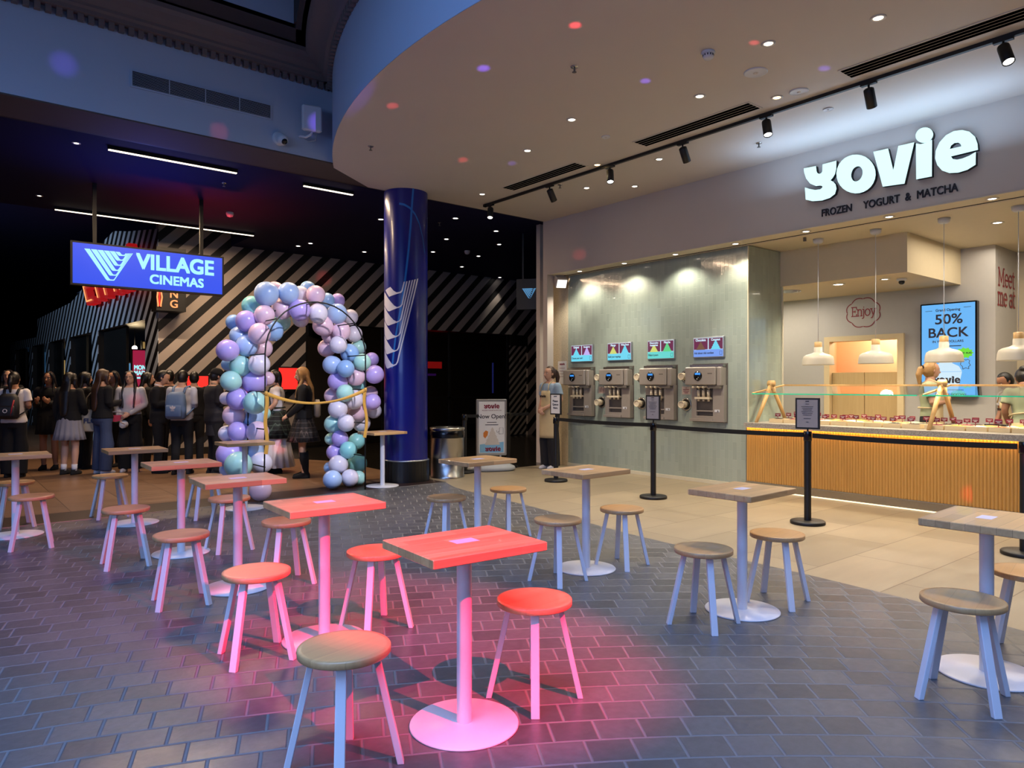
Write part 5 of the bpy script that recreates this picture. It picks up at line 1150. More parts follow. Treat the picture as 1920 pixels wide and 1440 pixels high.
b = MB(); b.tube([(.0, -.165, -.15), (-.02, -.165, -.19), (-.07, -.12, -.215), (-.12, -.06, -.19), (-.13, -.002, -.18)], .014, 10); b.build('arm', 'whiteplastic', t)
b = MB(); b.tube([(.06, -.16, -.155), (.05, -.1, -.23), (-.02, -.03, -.235), (-.08, -.004, -.19)], .004, 6); b.build('cable', 'greyplastic', t)
b = MB()
for k in range(4): b.cyl((-.1005, -.18, .11 - .07 * k), (-.104, -.18, .11 - .07 * k), .008)
b.build('screw', 'machdark', t)

# ------------------------------------------------------------------ foyer: signs and lights
VLOGO=[[(0.14,0.499),(0.209,0.501),(0.454,0.102),(0.466,0.091),(0.506,0.091),(0.519,0.105),(0.751,0.5),(0.762,0.5),(0.531,0.1),(0.516,0.076),(0.429,0.07),(0.413,0.081)],[(0.222,0.499),(0.295,0.501),(0.494,0.177),(0.506,0.166),(0.533,0.165),(0.546,0.179),(0.733,0.498),(0.744,0.498),(0.559,0.174),(0.543,0.15),(0.464,0.144),(0.449,0.155)],[(0.304,0.499),(0.375,0.501),(0.529,0.25),(0.542,0.239),(0.56,0.238),(0.573,0.252),(0.716,0.496),(0.727,0.496),(0.586,0.247),(0.571,0.222),(0.499,0.217),(0.483,0.228)],[(0.384,0.499),(0.45,0.501),(0.557,0.327),(0.57,0.316),(0.591,0.315),(0.604,0.329),(0.699,0.494),(0.711,0.494),(0.616,0.325),(0.601,0.3),(0.53,0.294),(0.515,0.305)],[(0.456,0.5),(0.523,0.502),(0.585,0.404),(0.598,0.393),(0.621,0.393),(0.634,0.407),(0.682,0.492),(0.694,0.492),(0.647,0.402),(0.631,0.377),(0.554,0.371),(0.539,0.382)],[(0.53,0.5),(0.588,0.501),(0.606,0.476),(0.619,0.465),(0.645,0.465),(0.658,0.478),(0.663,0.49),(0.674,0.49),(0.671,0.474),(0.655,0.449),(0.582,0.443),(0.567,0.453)]]
vs_ = thing('hanging_sign', 'blue lit Village Cinemas sign hanging on two rods over the crowd', 'sign', (2.56, 11.70, 3.124))
b = MB(); b.box(-1.045, 1.045, -.06, .06, -.31, .31); b.build('case', 'black', vs_)
M = FY(-1.0175, -.0605, -.286)
b = MB(); b.poly([[(0, 0), (2.035, 0), (2.035, .572), (0, .572)]], .003, M); fc = b.build('lit_face', 'signblue', vs_)
M = M @ Matrix.Translation((0, 0, .004))
for P in VLOGO: b = MB(); b.poly([P], .002, M); b.build('logo_bar', 'signcyan', fc)
b = MB(); b.text('VILLAGE', .315, M @ Matrix.Translation((1.36, .385, 0)), 0, .002, bold=.010, sx=.93, space=1.0); b.text('CINEMAS', .19, M @ Matrix.Translation((1.37, .14, 0)), 0, .002, bold=.006, sx=.98); b.build('lettering', 'signcyan', fc)
for x in (-.74, .72): b = MB(); b.box(x - .025, x + .025, -.02, .02, .311, 1.174); b.build('rod', 'black', vs_)
sg2 = thing('hanging_sign', 'small black sign with lit pale blue cinema emblem cut off by the taupe jamb', 'sign', (8.95, 10.15, 3.13), R(37))
b = MB(); b.box(-.05, .05, -.55, .42, -.29, .29); b.build('case', 'black', sg2)
M = FX(-.051, .37, -.11) @ Matrix.Diagonal((.44, .44, 1, 1))
b = MB()
for P in VLOGO: b.poly([P], .002, M)
b.text('VILLAGE', .315, M @ Matrix.Translation((1.36, .385, 0)), 0, .002, bold=.010, sx=.93); b.text('CINEMAS', .19, M @ Matrix.Translation((1.37, .14, 0)), 0, .002, bold=.006); b.build('lettering', 'cyanscreen', sg2)
for y in (-.4, .3): b = MB(); b.box(-.015, .015, y - .015, y + .015, .291, 1.168); b.build('rod', 'black', sg2)
nm = thing('neon_letters', 'slanted red channel letters with orange neon on the striped facade, under the blue sign', 'sign', tuple(FM @ Vector((-2.7, 3.80, .05))))
Mn = Matrix.Translation(-Vector(tuple(FM @ Vector((-2.7, 3.80, .05))))) @ FM @ Matrix.Translation((-2.7, 3.80, .06))
b = MB(); b.text('ETHIN', 1.35, Mn, 0, .16, bold=.03, sx=1.25, shear=-.75); b.build('letter_case', 'neonred', nm)
b = MB(); b.text('ETHIN', 1.35, Mn @ Matrix.Translation((0, 0, .17)), 0, .02, bold=-.045, sx=1.25, shear=-.75); b.build('neon_tube', 'neonorange', nm)
bs = thing('blade_sign', 'black box sign with orange neon N and G letters over the striped wall corner', 'sign', (3.62, 14.98, 3.3))
b = MB(); b.box(-.29, .24, -.20, .215, -.47, .75); b.build('case', 'black', bs)
M = FY(.02, -.201, -.15)
b = MB(); b.text('N', .21, M @ Matrix.Translation((0, 0, 0)), 0, .012, bold=.002); b.text('G', .21, M @ Matrix.Translation((0, -.19, 0)), 0, .012, bold=.002); b.build('lettering', 'neonorange', bs)
b = MB()
for q, x in enumerate((-.265, -.215)): b.tube([(x + .0 * q, -.215, .12), (x, -.215, -.08), (x + (-.015 if q == 0 else .02), -.215, -.22), (x, -.215, -.36), (x, -.215, -.40)], .013, 8)
b.build('neon_tube', 'neonorange', bs); b = MB(); b.tube([(-.24, -.213, .12), (-.24, -.213, -.39)], .014, 8); b.build('neon_core', 'neonredbright', bs)
def tubelight(x0, x1, y, z, label):
    t = thing('linear_light', label, 'strip light', ((x0 + x1) / 2, y, z), 0, 'thin linear ceiling lights'); L2 = (x1 - x0) / 2
    b = MB(); b.box(-L2, L2, -.02, .02, .0, .045); b.build('housing', 'black', t)
    b = MB(); b.box(-L2 + .01, L2 - .01, -.017, .017, -.012, -.0005); b.build('diffuser', 'tube', t)
    area('linear_light_source', ((x0 + x1) / 2, y, z - .03), ((x0 + x1) / 2, y, 0), 110 * L2, (1, .70, .44), 2 * L2, .05)
tubelight(1.654, 3.195, 9.75, 4.254, 'bright strip light at the upper left, just under the beam'); tubelight(4.12, 4.905, 9.76, 4.254, 'short strip light left of the blue column head'); tubelight(1.55, 4.78, 13.63, 4.254, 'long strip light above the blue Village sign')
CL = [(5.926, 14.287), (6.008, 13.859), (6.092, 11.075), (7.3, 14.005), (7.057, 10.183), (7.922, 11.746), (8.234, 10.546), (9.064, 11.503), (8.458, 13.058), (9.527, 12.844), (10.071, 14.258), (11.858, 15.02)]
CN = ['left of two close foyer spotlights above the balloon arch', 'right of two close foyer spotlights above the balloon arch', 'foyer spotlight touching the left side of the blue column', 'foyer spotlight left of the column at mid height', 'foyer spotlight high between the column and the track end', 'foyer spotlight right of the column, third row',
      'foyer spotlight upper of a close pair near the taupe jamb', 'foyer spotlight lower of a close pair near the taupe jamb', 'foyer spotlight close to the right side of the column', 'foyer spotlight at the centre of the dark ceiling', 'foyer spotlight low in front of the stripes right of the column', 'foyer spotlight grazing the top of the striped wall']
for (x, y), l in zip(CL, CN): downlight(x, min(y, 15.02), 4.2995, l, .045, 'lampc', 26, NEUT, 60, 'foyer ceiling spotlights')
for (x, y, l) in ((1.349, 9.895, 'faint downlight at the upper left under the beam'), (1.286, 13.0, 'faint downlight at the left end of the long strip light')): downlight(x, y, 4.2995, l, .03, 'lamp', 8, WARM, 60, 'foyer ceiling spotlights')
for (x, y, l) in ((3.887, 12.234, 'white foyer detector right of the blue sign rod'), (8.962, 12.488, 'white foyer detector in the dark ceiling right of the column')):
    t = thing('smoke_detector', l, 'smoke detector', (x, y, 4.2995)); b = MB(); b.lathe([(.06, -.0005), (.062, -.03), (.045, -.07), (.0001, -.085)], 24, cap=False); b.build('dome', 'whiteplastic', t)
for (x, y, l) in ((3.257, 10.512, 'foyer sprinkler above the blue sign'), (7.045, 10.666, 'foyer sprinkler right of the column top')): sprinkler(x, y, 4.2995, l)
# glow inside the lounge and beyond the glazing
def glow(name, label, cat, loc, sx, sy, sz, m_, lab=None):
    t = thing(name, label, cat, loc); b = MB(); b.box(-sx / 2 - .03, sx / 2 + .03, -sy / 2, sy / 2, -sz / 2 - .03, sz / 2 + .03); b.build('case', 'black', t)
    b = MB(); b.box(-sx / 2, sx / 2, -sy / 2 - .006, -sy / 2 - .001, -sz / 2, sz / 2); b.build('lit_face', m_, t); return t
po = glow('poster_screen', 'crimson lit Monday Madness screen inside the lounge behind the crowd', 'screen', (3.98, 18.6, 1.72), .62, .08, 1.0, 'posterred')
M = FY(-.285, -.048, .09); b = MB(); b.text('MONDAY', .145, M, 0, .004, 'LEFT', bold=.005, sx=.75); b.text('MADNESS', .145, M @ Matrix.Translation((0, -.13, 0)), 0, .004, 'LEFT', bold=.005, sx=.75); b.box(0, .4, -.26, -.22, 0, .004, 0, M); b.build('lettering', 'signcyan', po)
t = thing('lounge_lamp', 'warm glowing bare lamp inside the lounge behind the crowd', 'lamp', (3.80, 19.0, 2.29)); b = MB(); b.ell((0, 0, 0), .06, .06, .06); b.build('bulb', 'lamp', t); b = MB(); b.cyl((0, 0, .06), (0, 0, .46), .006); b.build('cord', 'black', t); point('lounge_lamp_light', (3.80, 18.9, 2.2), 25, (1, .75, .4))
glow('light_box', 'yellow lit light box deep in the lounge right of the dark door leaf', 'light box', (4.2, 18.9, 2.36), .5, .05, .16, 'warmroom'); glow('light_box', 'pale lit light box deep in the lounge left of the red screen', 'light box', (3.66, 19.0, 1.75), .14, .05, .34, 'cyanscreen')
glow('light_box', 'blue lit light box in the far opening of the striped facade', 'light box', (3.6, 35.4, 1.415), .9, .05, 2.75, 'bluepanel'); glow('light_box', 'warm orange light box in the second opening of the striped facade', 'light box', (3.9, 31.9, 1.9), .5, .05, .9, 'warmroom')
glow('wall_neon', 'red neon panel low on the striped wall behind the boy with the backpack', 'neon sign', (4.15, 15.10, 1.42), .40, .10, .32, 'neonredbright'); glow('wall_neon', 'red neon panel behind the blonde girl under the arch', 'neon sign', (6.02, 15.10, 1.54), .42, .10, .46, 'neonredbright'); glow('wall_neon', 'red neon panel left of the arch, behind the person in the cap', 'neon sign', (5.05, 15.10, 1.40), .22, .10, .30, 'neonredbright')
glow('lounge_screen', 'small cyan screen in the dark opening seen through the arch', 'screen', (7.95, 18.0, 2.30), .40, .06, .24, 'cyanscreen'); glow('lounge_sign', 'glowing red sign in the dark glazing right of the column', 'neon sign', (11.7, 18.0, 2.0), .5, .06, .20, 'neonredbright')
glow('lounge_arrow', 'violet neon in the dark glazing left of the striped door', 'neon sign', (11.1, 17.4, 1.7), .5, .06, .06, 'purple'); glow('light_bar', 'upright blue light bar beside the striped door', 'light bar', (12.2, 15.8, 1.6), .05, .05, .85, 'bluebar')
t = thing('lounge_counter', 'brown timber counter with pale top in the dark glazing right of the column', 'counter', (10.0, 17.6, 0)); b = MB(); b.box(-1.9, 1.9, -.3, .3, 0, .9); b.build('body', 'rib', t); b = MB(); b.box(-1.95, 1.95, -.35, .35, .901, .95); b.build('top', 'steel', t)
b = MB(); b.box(6.5, 12.36, 15.28, 15.29, .02, 2.76); struct(b.build('window_1', 'darkglass'))
b = MB()
for x in (6.5, 8.45, 10.4, 12.33): b.box(x - .03, x + .03, 15.25, 15.32, 0, 2.78)
b.box(6.5, 12.36, 15.25, 15.32, 1.05, 1.10); struct(b.build('trim_11', 'black'))
for (x, y) in ((5.5, 1.2), (6.2, .2), (5.3, -.6)): spot('downlight_light', (x, y, 4.19), (x, y, 0), 110, WARM2, 95, .6, .03)
# coloured event lights
spot('red_wash', (3.6, 12.6, 2.6), (3.55, 12.2, 4.3), 150, (1.0, .02, .06), 105, 1.0, .1)
spot('blue_wash', (2.3, 10.6, 2.9), (2.3, 10.3, 4.3), 70, (.10, .14, 1.0), 130, 1.0, .1)
PL = Vector((1.6, -1.0, 2.7))
for (tx, ty, tz, c_, an, wt) in [(3.81, 5.06, 4.22, 'v', 2.0, 150), (5.13, 4.32, 4.22, 'v', 1.6, 130), (3.91, 4.0, 4.22, 'r', 1.9, 150), (3.61, 6.32, 4.22, 'r', 1.8, 110), (5.16, 7.28, 4.22, 'r', 1.5, 180), (5.72, 7.0, 4.22, 'v', 1.3, 110), (6.16, 3.14, 4.22, 'v', 1.5, 110), (5.25, 3.27, 4.22, 'r', 1.4, 90),
                                    (1.045, 8.47, 4.66, 'v', 1.9, 260), (2.571, 8.47, 4.32, 'r', 1.6, 200), (3.70, 8.30, 4.62, 'v', 1.9, 600), (8.2, 8.29, 3.53, 'r', 1.2, 420), (8.53, 2.75, .25, 'r', 1.6, 500), (6.91, 15.2, 3.82, 'r', 1.5, 900), (4.25, 11.0, .42, 'r', 1.3, 700), (2.55, 12.7, 1.15, 'r', 1.3, 700)]:
    spot('event_dot', Vector((2.9, 2.9, .95)) if tz == 4.22 else PL, (tx, ty, tz), wt * (7.0 if tz == 4.22 else 4.0), (1, .05, .08) if c_ == 'r' else (.22, .10, 1.0), an, 1.0, .01)
point('backroom_light', (11.9, 5.1, 2.3), 42, (1, .84, .62), .1)
# ------------------------------------------------------------------ people
def hand(b, wrist, d, inward, s, curl=.5, side=1):
    # palm, four fingers of unequal length and a thumb leaving the side of the palm; d = pointing direction, inward = palm normal
    d = Vector(d).normalized(); n = Vector(inward); n = (n - d * n.dot(d)).normalized(); q = d.cross(n) * side
    w_ = Vector(wrist)
    b.tube([w_ - d * .01 * s, w_ + d * .03 * s, w_ + d * .065 * s, w_ + d * .085 * s], [.024 * s, .033 * s, .038 * s, .034 * s], 10, flat=.5, up=tuple(q), round_=True)
    for k, (off, ln) in enumerate(((.027, .066), (.009, .076), (-.009, .071), (-.026, .054))):
        p0 = w_ + d * .078 * s + q * off * s; L = ln * s
        c1 = curl * .55; c2 = curl * 1.25; c3 = curl * 1.7
        d1 = d * math.cos(c1) + n * math.sin(c1); d2 = d * math.cos(c2) + n * math.sin(c2); d3 = d * math.cos(c3) + n * math.sin(c3)
        p1 = p0 + d1 * L * .45; p2 = p1 + d2 * L * .32; p3 = p2 + d3 * L * .23
        b.tube([p0, p1, p2, p3], [.0095 * s, .0088 * s, .0082 * s, .0072 * s], 8, round_=True)
    t0_ = w_ + d * .025 * s + q * .026 * s; t1 = t0_ + (d * .6 + q * .75 + n * .2).normalized() * .034 * s; t2 = t1 + (d * .9 + q * .2 + n * .35).normalized() * .028 * s
    b.tube([t0_, t1, t2], [.0125 * s, .0105 * s, .0088 * s], 8, round_=True)
ARM = {  # elbow, wrist, hand direction, palm normal (for the right arm, +x; mirrored for the left)
 'down': ((.225, -.02, 1.12), (.235, .035, .885), (0, .1, -1), (-1, 0, 0)),
 'front': ((.225, -.03, 1.13), (.055, .195, .985), (-.75, .35, -.45), (-.3, -.9, -.2)),
 'phone': ((.215, -.01, 1.13), (.10, .235, 1.16), (-.35, .6, .55), (-.5, -.6, .5)),
 'cross': ((.22, .05, 1.13), (-.05, .185, 1.165), (-1, .12, .12), (0, -1, .1)),
 'chin': ((.19, .13, 1.17), (.055, .20, 1.37), (-.4, -.25, .85), (-.3, -.9, 0)),
 'hold': ((.225, -.01, 1.13), (.16, .235, 1.07), (-.2, .95, .1), (-1, 0, .1)),
 'fwdlow': ((.225, .03, 1.14), (.13, .22, .96), (-.4, .75, -.4), (-.6, -.3, -.6)),
 'low': ((.225, -.02, 1.12), (.12, .15, .90), (-.45, .35, -.8), (-.8, -.4, 0)),
}
def person(name_lab, x, y, face, H, skin='skin', arms=('down', 'down'), hair='long', hairm='hairblack', top='cblack', sleeve='long', hem=.92, bottom=('pants', 'cblack'), shoes='cblack', yaw=0, pitch=0, lean=0, glasses=False, extras=(), socks=None, girl=True, group='people outside the cinema', hairlen=.42, step=.0, voxel=.0085, collar=None, topw=1.0):
    s = H / 1.70
    root = thing('person', name_lab, 'person', (x, y, 0), R(face), group)
    lean_ = Matrix.Translation((0, 0, .92 * s)) @ Matrix.Rotation(R(-lean), 4, 'X') @ Matrix.Translation((0, 0, -.92 * s))
    sh = .168 if girl else .185
    hipw = 1.0 if girl else .94; wst = 1.0 if girl else 1.14
    HM = lean_ @ Matrix.Translation((0, .012 * s, 1.475 * s)) @ Matrix.Rotation(R(yaw), 4, 'Z') @ Matrix.Rotation(R(pitch), 4, 'X')
    def torso(b, g=0.0, z0=.80, z1=1.50, cap=True, wx=1.0):
        rg = [(.80, .125 * hipw, .098), (.86, .168 * hipw, .118), (.92, .170 * hipw, .118), (.99, .152 * wst, .108), (1.06, .132 * wst, .098), (1.13, .130 * wst, .098), (1.22, .143 * wst, .112), (1.29, .152, .118), (1.35, .160 if girl else .172, .104), (1.39, .150 if girl else .165, .088), (1.42, .112, .072), (1.445, .068, .058), (1.50, .052, .054)]
        rr = [(0, .004 - .01 * math.sin((z - .8) * 3), z * s, (rx * wx + g) * s, (ry + g) * s) for z, rx, ry in rg if z0 <= z <= z1]
        if rr[0][2] > z0 * s + .005:
            a = rr[0]; rr = [(a[0], a[1], z0 * s, a[3], a[4])] + rr
        b.loft([(cx_, cy_ * s, z, rx, ry) for cx_, cy_, z, rx, ry in rr], 22, M=lean_, sup=2.35)
    def armpath(k):
        e, w_, d, n_ = ARM[arms[k]]; sg = 1 if k == 0 else -1
        f = lambda p: lean_ @ Vector((p[0] * sg * s, p[1] * s, p[2] * s))
        dz = .03 if (arms[0] == arms[1] == 'cross' and k == 1) else (.025 if arms[0] == arms[1] == 'front' and k == 1 else 0)
        w_ = (w_[0], w_[1] + (.035 if dz and arms[k] == 'cross' else 0), w_[2] + dz)
        r3 = lean_.to_3x3()
        return f((sh, 0, 1.375)), f(e), f(w_), r3 @ Vector((d[0] * sg, d[1], d[2])), r3 @ Vector((n_[0] * sg, n_[1], n_[2])), sg
    def limb(b, P, r, n_=12):     # smooth path through the joint
        a, j, c_ = P; b.tube([a, a.lerp(j, .5), j - (j - a).normalized() * .02 * s, j + (c_ - j).normalized() * .02 * s, j.lerp(c_, .45), c_], [q * s for q in r], n_, round_=True)
    def legj(sg):
        st = step * sg
        return Vector((sg * .088 * s, 0, .87 * s)), Vector((sg * .092 * s, (.02 + st * .5) * s, .48 * s)), Vector((sg * .095 * s, (st - .01) * s, .075 * s))
    b = MB(); torso(b)
    # neck and head with face
    b.tube([lean_ @ Vector((0, .0, 1.42 * s)), HM @ Vector((0, .0, .04 * s))], [.052 * s, .047 * s], 14)
    hd = [(.0, .030, .0, .024, .022), (.0, .026, .012, .040, .046), (.0, .018, .035, .054, .070), (0, .012, .065, .063, .083), (0, .006, .10, .070, .091), (0, .0, .135, .073, .096), (0, -.004, .165, .070, .092), (0, -.006, .19, .060, .078), (0, -.008, .21, .042, .056), (0, -.008, .222, .018, .026)]
    b.loft([(a * s, c_ * s, z * s, rx * s, ry * s) for a, c_, z, rx, ry in hd], 20, M=HM)
    b.tube([HM @ Vector((0, .088 * s, .125 * s)), HM @ Vector((0, .103 * s, .095 * s)), HM @ Vector((0, .113 * s, .078 * s)), HM @ Vector((0, .098 * s, .068 * s))], [.008 * s, .010 * s, .0135 * s, .011 * s], 8, round_=True)
    for sg in (1, -1):
        if hair not in ('long', 'bob'): b.ell(tuple(HM @ Vector((sg * .075 * s, -.005 * s, .10 * s))), .011 * s, .018 * s, .030 * s, 10, 6)
        b.ell(tuple(HM @ Vector((sg * .03 * s, .083 * s, .128 * s))), .022 * s, .010 * s, .006 * s, 10, 5)
    for k in (0, 1):
        a, e, w_, d, n_, sg = armpath(k); limb(b, (a, e, w_), (.052, .046, .040, .038, .034, .025)); hand(b, w_, d, n_, s, .55 if arms[k] != 'down' else .3, sg)
    for sg in (1, -1):
        h_, kn_, an = legj(sg); b.tube([h_, h_.lerp(kn_, .5), kn_, kn_.lerp(an, .33), an], [.088 * s, .072 * s, .054 * s, .055 * s, .036 * s], 14, round_=True)
        b.tube([an + Vector((0, -.035 * s, -.045 * s)), an + Vector((0, .06 * s, -.045 * s)), an + Vector((0, .15 * s, -.055 * s))], [.030 * s, .034 * s, .022 * s], 10, round_=True)
    def rem(o, v, it=2):
        m = o.modifiers.new('surface', 'REMESH'); m.mode = 'VOXEL'; m.voxel_size = v; m.use_smooth_shade = True
        if it: k = o.modifiers.new('smooth', 'SMOOTH'); k.factor = .5; k.iterations = it
        return o
    body = rem(b.build('body', skin, root), voxel, 2)
    # eyes, brows, mouth
    b = MB()
    for sg in (1, -1):
        b.ell(tuple(HM @ Vector((sg * .030 * s, .0815 * s, .110 * s))), .0135 * s, .010 * s, .0075 * s, 12, 8, 0); b.ell(tuple(HM @ Vector((sg * .030 * s, .0890 * s, .110 * s))), .0062 * s, .0045 * s, .0066 * s, 10, 6, 1)
    b.build('eyes', ['eyewhite', 'ink'], root)
    b = MB()
    for sg in (1, -1): b.tube([HM @ Vector((sg * .013 * s, .094 * s, .129 * s)), HM @ Vector((sg * .032 * s, .090 * s, .134 * s)), HM @ Vector((sg * .05 * s, .074 * s, .129 * s))], .0035 * s, 6, round_=True)
    b.build('eyebrows', hairm, root)
    b = MB(); b.tube([HM @ Vector((-.022 * s, .078 * s, .044 * s)), HM @ Vector((0, .089 * s, .044 * s)), HM @ Vector((.022 * s, .078 * s, .044 * s))], [.004 * s, .0075 * s, .004 * s], 8, round_=True); b.build('mouth', 'lip', root)
    # hair
    b = MB(); vs = []; N_, m_ = 32, 22; fs = []
    for i in range(1, m_):
        a = math.pi * i / m_
        for k in range(N_):
            t_ = 2 * math.pi * k / N_; p = Vector((.083 * math.sin(a) * math.cos(t_), .105 * math.sin(a) * math.sin(t_), -.118 * math.cos(a)))
            if p.y > .026 + .024 * (abs(p.x) / .083) and p.z < .066: p = Vector((p.x * .74, min(p.y, .012) - .02, p.z))
            if p.z < -.03: p = Vector((p.x * .97, p.y - .006, p.z))
            vs.append(HM @ Vector((p.x * s, (p.y - .012) * s, (p.z + .118) * s)))
    for i in range(m_ - 2):
        for k in range(N_): a = i * N_ + k; c_ = i * N_ + (k + 1) % N_; fs.append((a, c_, c_ + N_, a + N_))
    fs += [tuple(range(N_ - 1, -1, -1)), tuple(range((m_ - 2) * N_, (m_ - 1) * N_))]; b.add(vs, fs, 0, True)
    if hair == 'long':
        top_ = HM @ Vector((0, -.075 * s, .12 * s)); bt = lean_ @ Vector((0, -.135 * s, (1.48 - hairlen) * s))
        b.tube([top_, HM @ Vector((0, -.085 * s, .02 * s)), lean_ @ Vector((0, -.115 * s, 1.38 * s)), bt], [.070 * s, .085 * s, .095 * s, .07 * s], 16, flat=.42, up=(1, 0, 0), round_=True)
        for sg in (1, -1):
            b.tube([HM @ Vector((sg * .05 * s, .045 * s, .185 * s)), HM @ Vector((sg * .083 * s, .02 * s, .11 * s)), HM @ Vector((sg * .083 * s, .01 * s, .02 * s)), lean_ @ Vector((sg * .095 * s, .085 * s, 1.36 * s)), lean_ @ Vector((sg * .088 * s, .115 * s, (1.46 - hairlen * .75) * s))], [.027 * s, .029 * s, .027 * s, .024 * s, .014 * s], 10, round_=True)
    elif hair == 'bob':
        b.tube([HM @ Vector((0, -.07 * s, .14 * s)), HM @ Vector((0, -.07 * s, .06 * s)), HM @ Vector((0, -.06 * s, -.03 * s))], [.075 * s, .085 * s, .06 * s], 16, flat=.55, up=(1, 0, 0), round_=True)
        for sg in (1, -1): b.tube([HM @ Vector((sg * .078 * s, .01 * s, .14 * s)), HM @ Vector((sg * .08 * s, -.005 * s, .03 * s))], [.026 * s, .022 * s], 10, round_=True)
    elif hair == 'pony':
        b.tube([HM @ Vector((0, -.10 * s, .145 * s)), HM @ Vector((0, -.145 * s, .135 * s)), HM @ Vector((0, -.165 * s, .05 * s)), HM @ Vector((0, -.155 * s, -.10 * s))], [.026 * s, .034 * s, .040 * s, .016 * s], 12, round_=True)
    elif hair == 'bun':
        b.ell(tuple(HM @ Vector((0, -.10 * s, .17 * s))), .05 * s, .05 * s, .045 * s)
    rem(b.build('hair', hairm, root), .011 * s, 1)
    if hair == 'cap':
        b = MB(); b.loft([(0, -.008 * s, .115 * s, .086 * s, .108 * s), (0, -.008 * s, .16 * s, .088 * s, .110 * s), (0, -.01 * s, .20 * s, .078 * s, .095 * s), (0, -.01 * s, .232 * s, .045 * s, .055 * s), (0, -.01 * s, .24 * s, .01 * s, .01 * s)], 20, M=HM)
        b.tube([HM @ Vector((0, .06 * s, .15 * s)), HM @ Vector((0, .13 * s, .142 * s)), HM @ Vector((0, .165 * s, .132 * s))], [.072 * s, .068 * s, .035 * s], 14, flat=.12, up=(1, 0, 0)); b.build('cap', 'cblack', root)
    if hair == 'pony': b = MB(); b.tube([HM @ Vector((0, -.112 * s, .145 * s)), HM @ Vector((0, -.128 * s, .143 * s))], .033 * s, 12); b.build('hair_tie', 'cdark', root)
    if glasses:
        b = MB()
        for sg in (1, -1):
            P = [HM @ Vector((sg * .031 * s + .022 * s * math.cos(R(a)), .098 * s, .108 * s + .017 * s * math.sin(R(a)))) for a in range(0, 361, 30)]; b.tube(P, .0018 * s, 6)
            b.tube([HM @ Vector((sg * .053 * s, .096 * s, .112 * s)), HM @ Vector((sg * .078 * s, .0, .112 * s))], .0018 * s, 6)
        b.tube([HM @ Vector((-.010 * s, .099 * s, .111 * s)), HM @ Vector((.010 * s, .099 * s, .111 * s))], .0018 * s, 6); b.build('glasses', 'ink', root)
    # clothes
    b = MB(); g = .014 if top not in ('cblack', 'cdark') else .022; torso(b, g, hem, 1.43, wx=topw)
    for k in (0, 1):
        a, e, w_, d, n_, sg = armpath(k); ra = .010 if g < .02 else .016
        if sleeve == 'long': limb(b, (a, e, w_ - (w_ - e).normalized() * .02 * s), tuple(q + ra for q in (.054, .048, .043, .042, .038, .030)))
        else:
            en_ = a.lerp(e, .62); b.tube([a, a.lerp(en_, .5), en_], [(.056 + ra) * s, (.056 + ra) * s, (.058 + ra) * s], 14, round_=False)
            b.ell(tuple(a), .062 * s, .062 * s, .06 * s)
    rem(b.build('jacket' if g > .02 else 'shirt', top, root), .0105, 3)
    if collar:
        b = MB(); b.tube([lean_ @ Vector((.06 * s * math.cos(R(t_)), (.0 + .062 * math.sin(R(t_))) * s, (1.445 - .02 * math.sin(R(t_))) * s)) for t_ in range(-60, 241, 20)], .016 * s, 8); b.build('collar', collar, root)
    if bottom[0] == 'pants':
        b = MB(); torso(b, .010, .80, 1.0)
        fl = bottom[2] if len(bottom) > 2 else 1.0
        for sg in (1, -1):
            h_, kn_, an = legj(sg); b.tube([h_ + Vector((0, 0, .03 * s)), h_.lerp(kn_, .5), kn_, kn_.lerp(an, .5), an + Vector((0, 0, -.02 * s))], [.098 * s, .086 * s, .070 * s * fl, .066 * s * fl, .062 * s * fl], 14)
        rem(b.build('trousers', bottom[1], root), .011, 2)
    else:
        zh, rh = bottom[2], bottom[3]; n_ = 60; vs = []
        prof = [(1.02, .148, .11), (.96, .168, .125), (.90, .182, .140)] + [(.90 - (.90 - zh) * f, .182 + (rh - .182) * f, .140 + (rh * .86 - .140) * f) for f in (.33, .66, 1.0)]
        b = MB()
        for i, (z, rx, ry) in enumerate(prof):
            amp = .0 if i < 2 else .012 * (i - 1) / 4
            for k in range(n_): t_ = 2 * math.pi * k / n_; kk = 1 + (amp / .18) * (1 if k % 4 < 2 else -1); vs.append((rx * kk * s * math.cos(t_), ry * kk * s * math.sin(t_), z * s))
        b.add(vs, [(i * n_ + k, i * n_ + (k + 1) % n_, (i + 1) * n_ + (k + 1) % n_, (i + 1) * n_ + k) for i in range(len(prof) - 1) for k in range(n_)], 0, True)
        sk = b.build('skirt', bottom[1], root); so = sk.modifiers.new('thickness', 'SOLIDIFY'); so.thickness = .006
    for sg in (1, -1):
        h_, kn_, an = legj(sg); f0 = Vector((an.x, an.y, 0)); b = MB()
        sol = [(0, .045 * s, .001, .040 * s, .125 * s), (0, .045 * s, .022 * s, .043 * s, .130 * s), (0, .040 * s, .045 * s, .040 * s, .120 * s), (0, .015 * s, .065 * s, .036 * s, .085 * s), (0, -.015 * s, .088 * s, .038 * s, .050 * s)]
        if shoes == 'boots': sol += [(0, -.012 * s, .16 * s, .050 * s, .055 * s), (0, .0, .30 * s, .066 * s, .070 * s), (0, .008 * s, .40 * s, .066 * s, .068 * s)]
        b.loft([(f0.x + a, f0.y + c_, z, rx, ry) for a, c_, z, rx, ry in sol], 16); b.build('boot' if shoes == 'boots' else 'shoe', 'cblack' if shoes == 'boots' else shoes, root)
        if socks: b = MB(); b.tube([an + Vector((0, 0, -.01 * s)), an + Vector((0, .003 * s, socks[1] * s))], [.041 * s, .045 * s], 14); b.build('sock', socks[0], root)
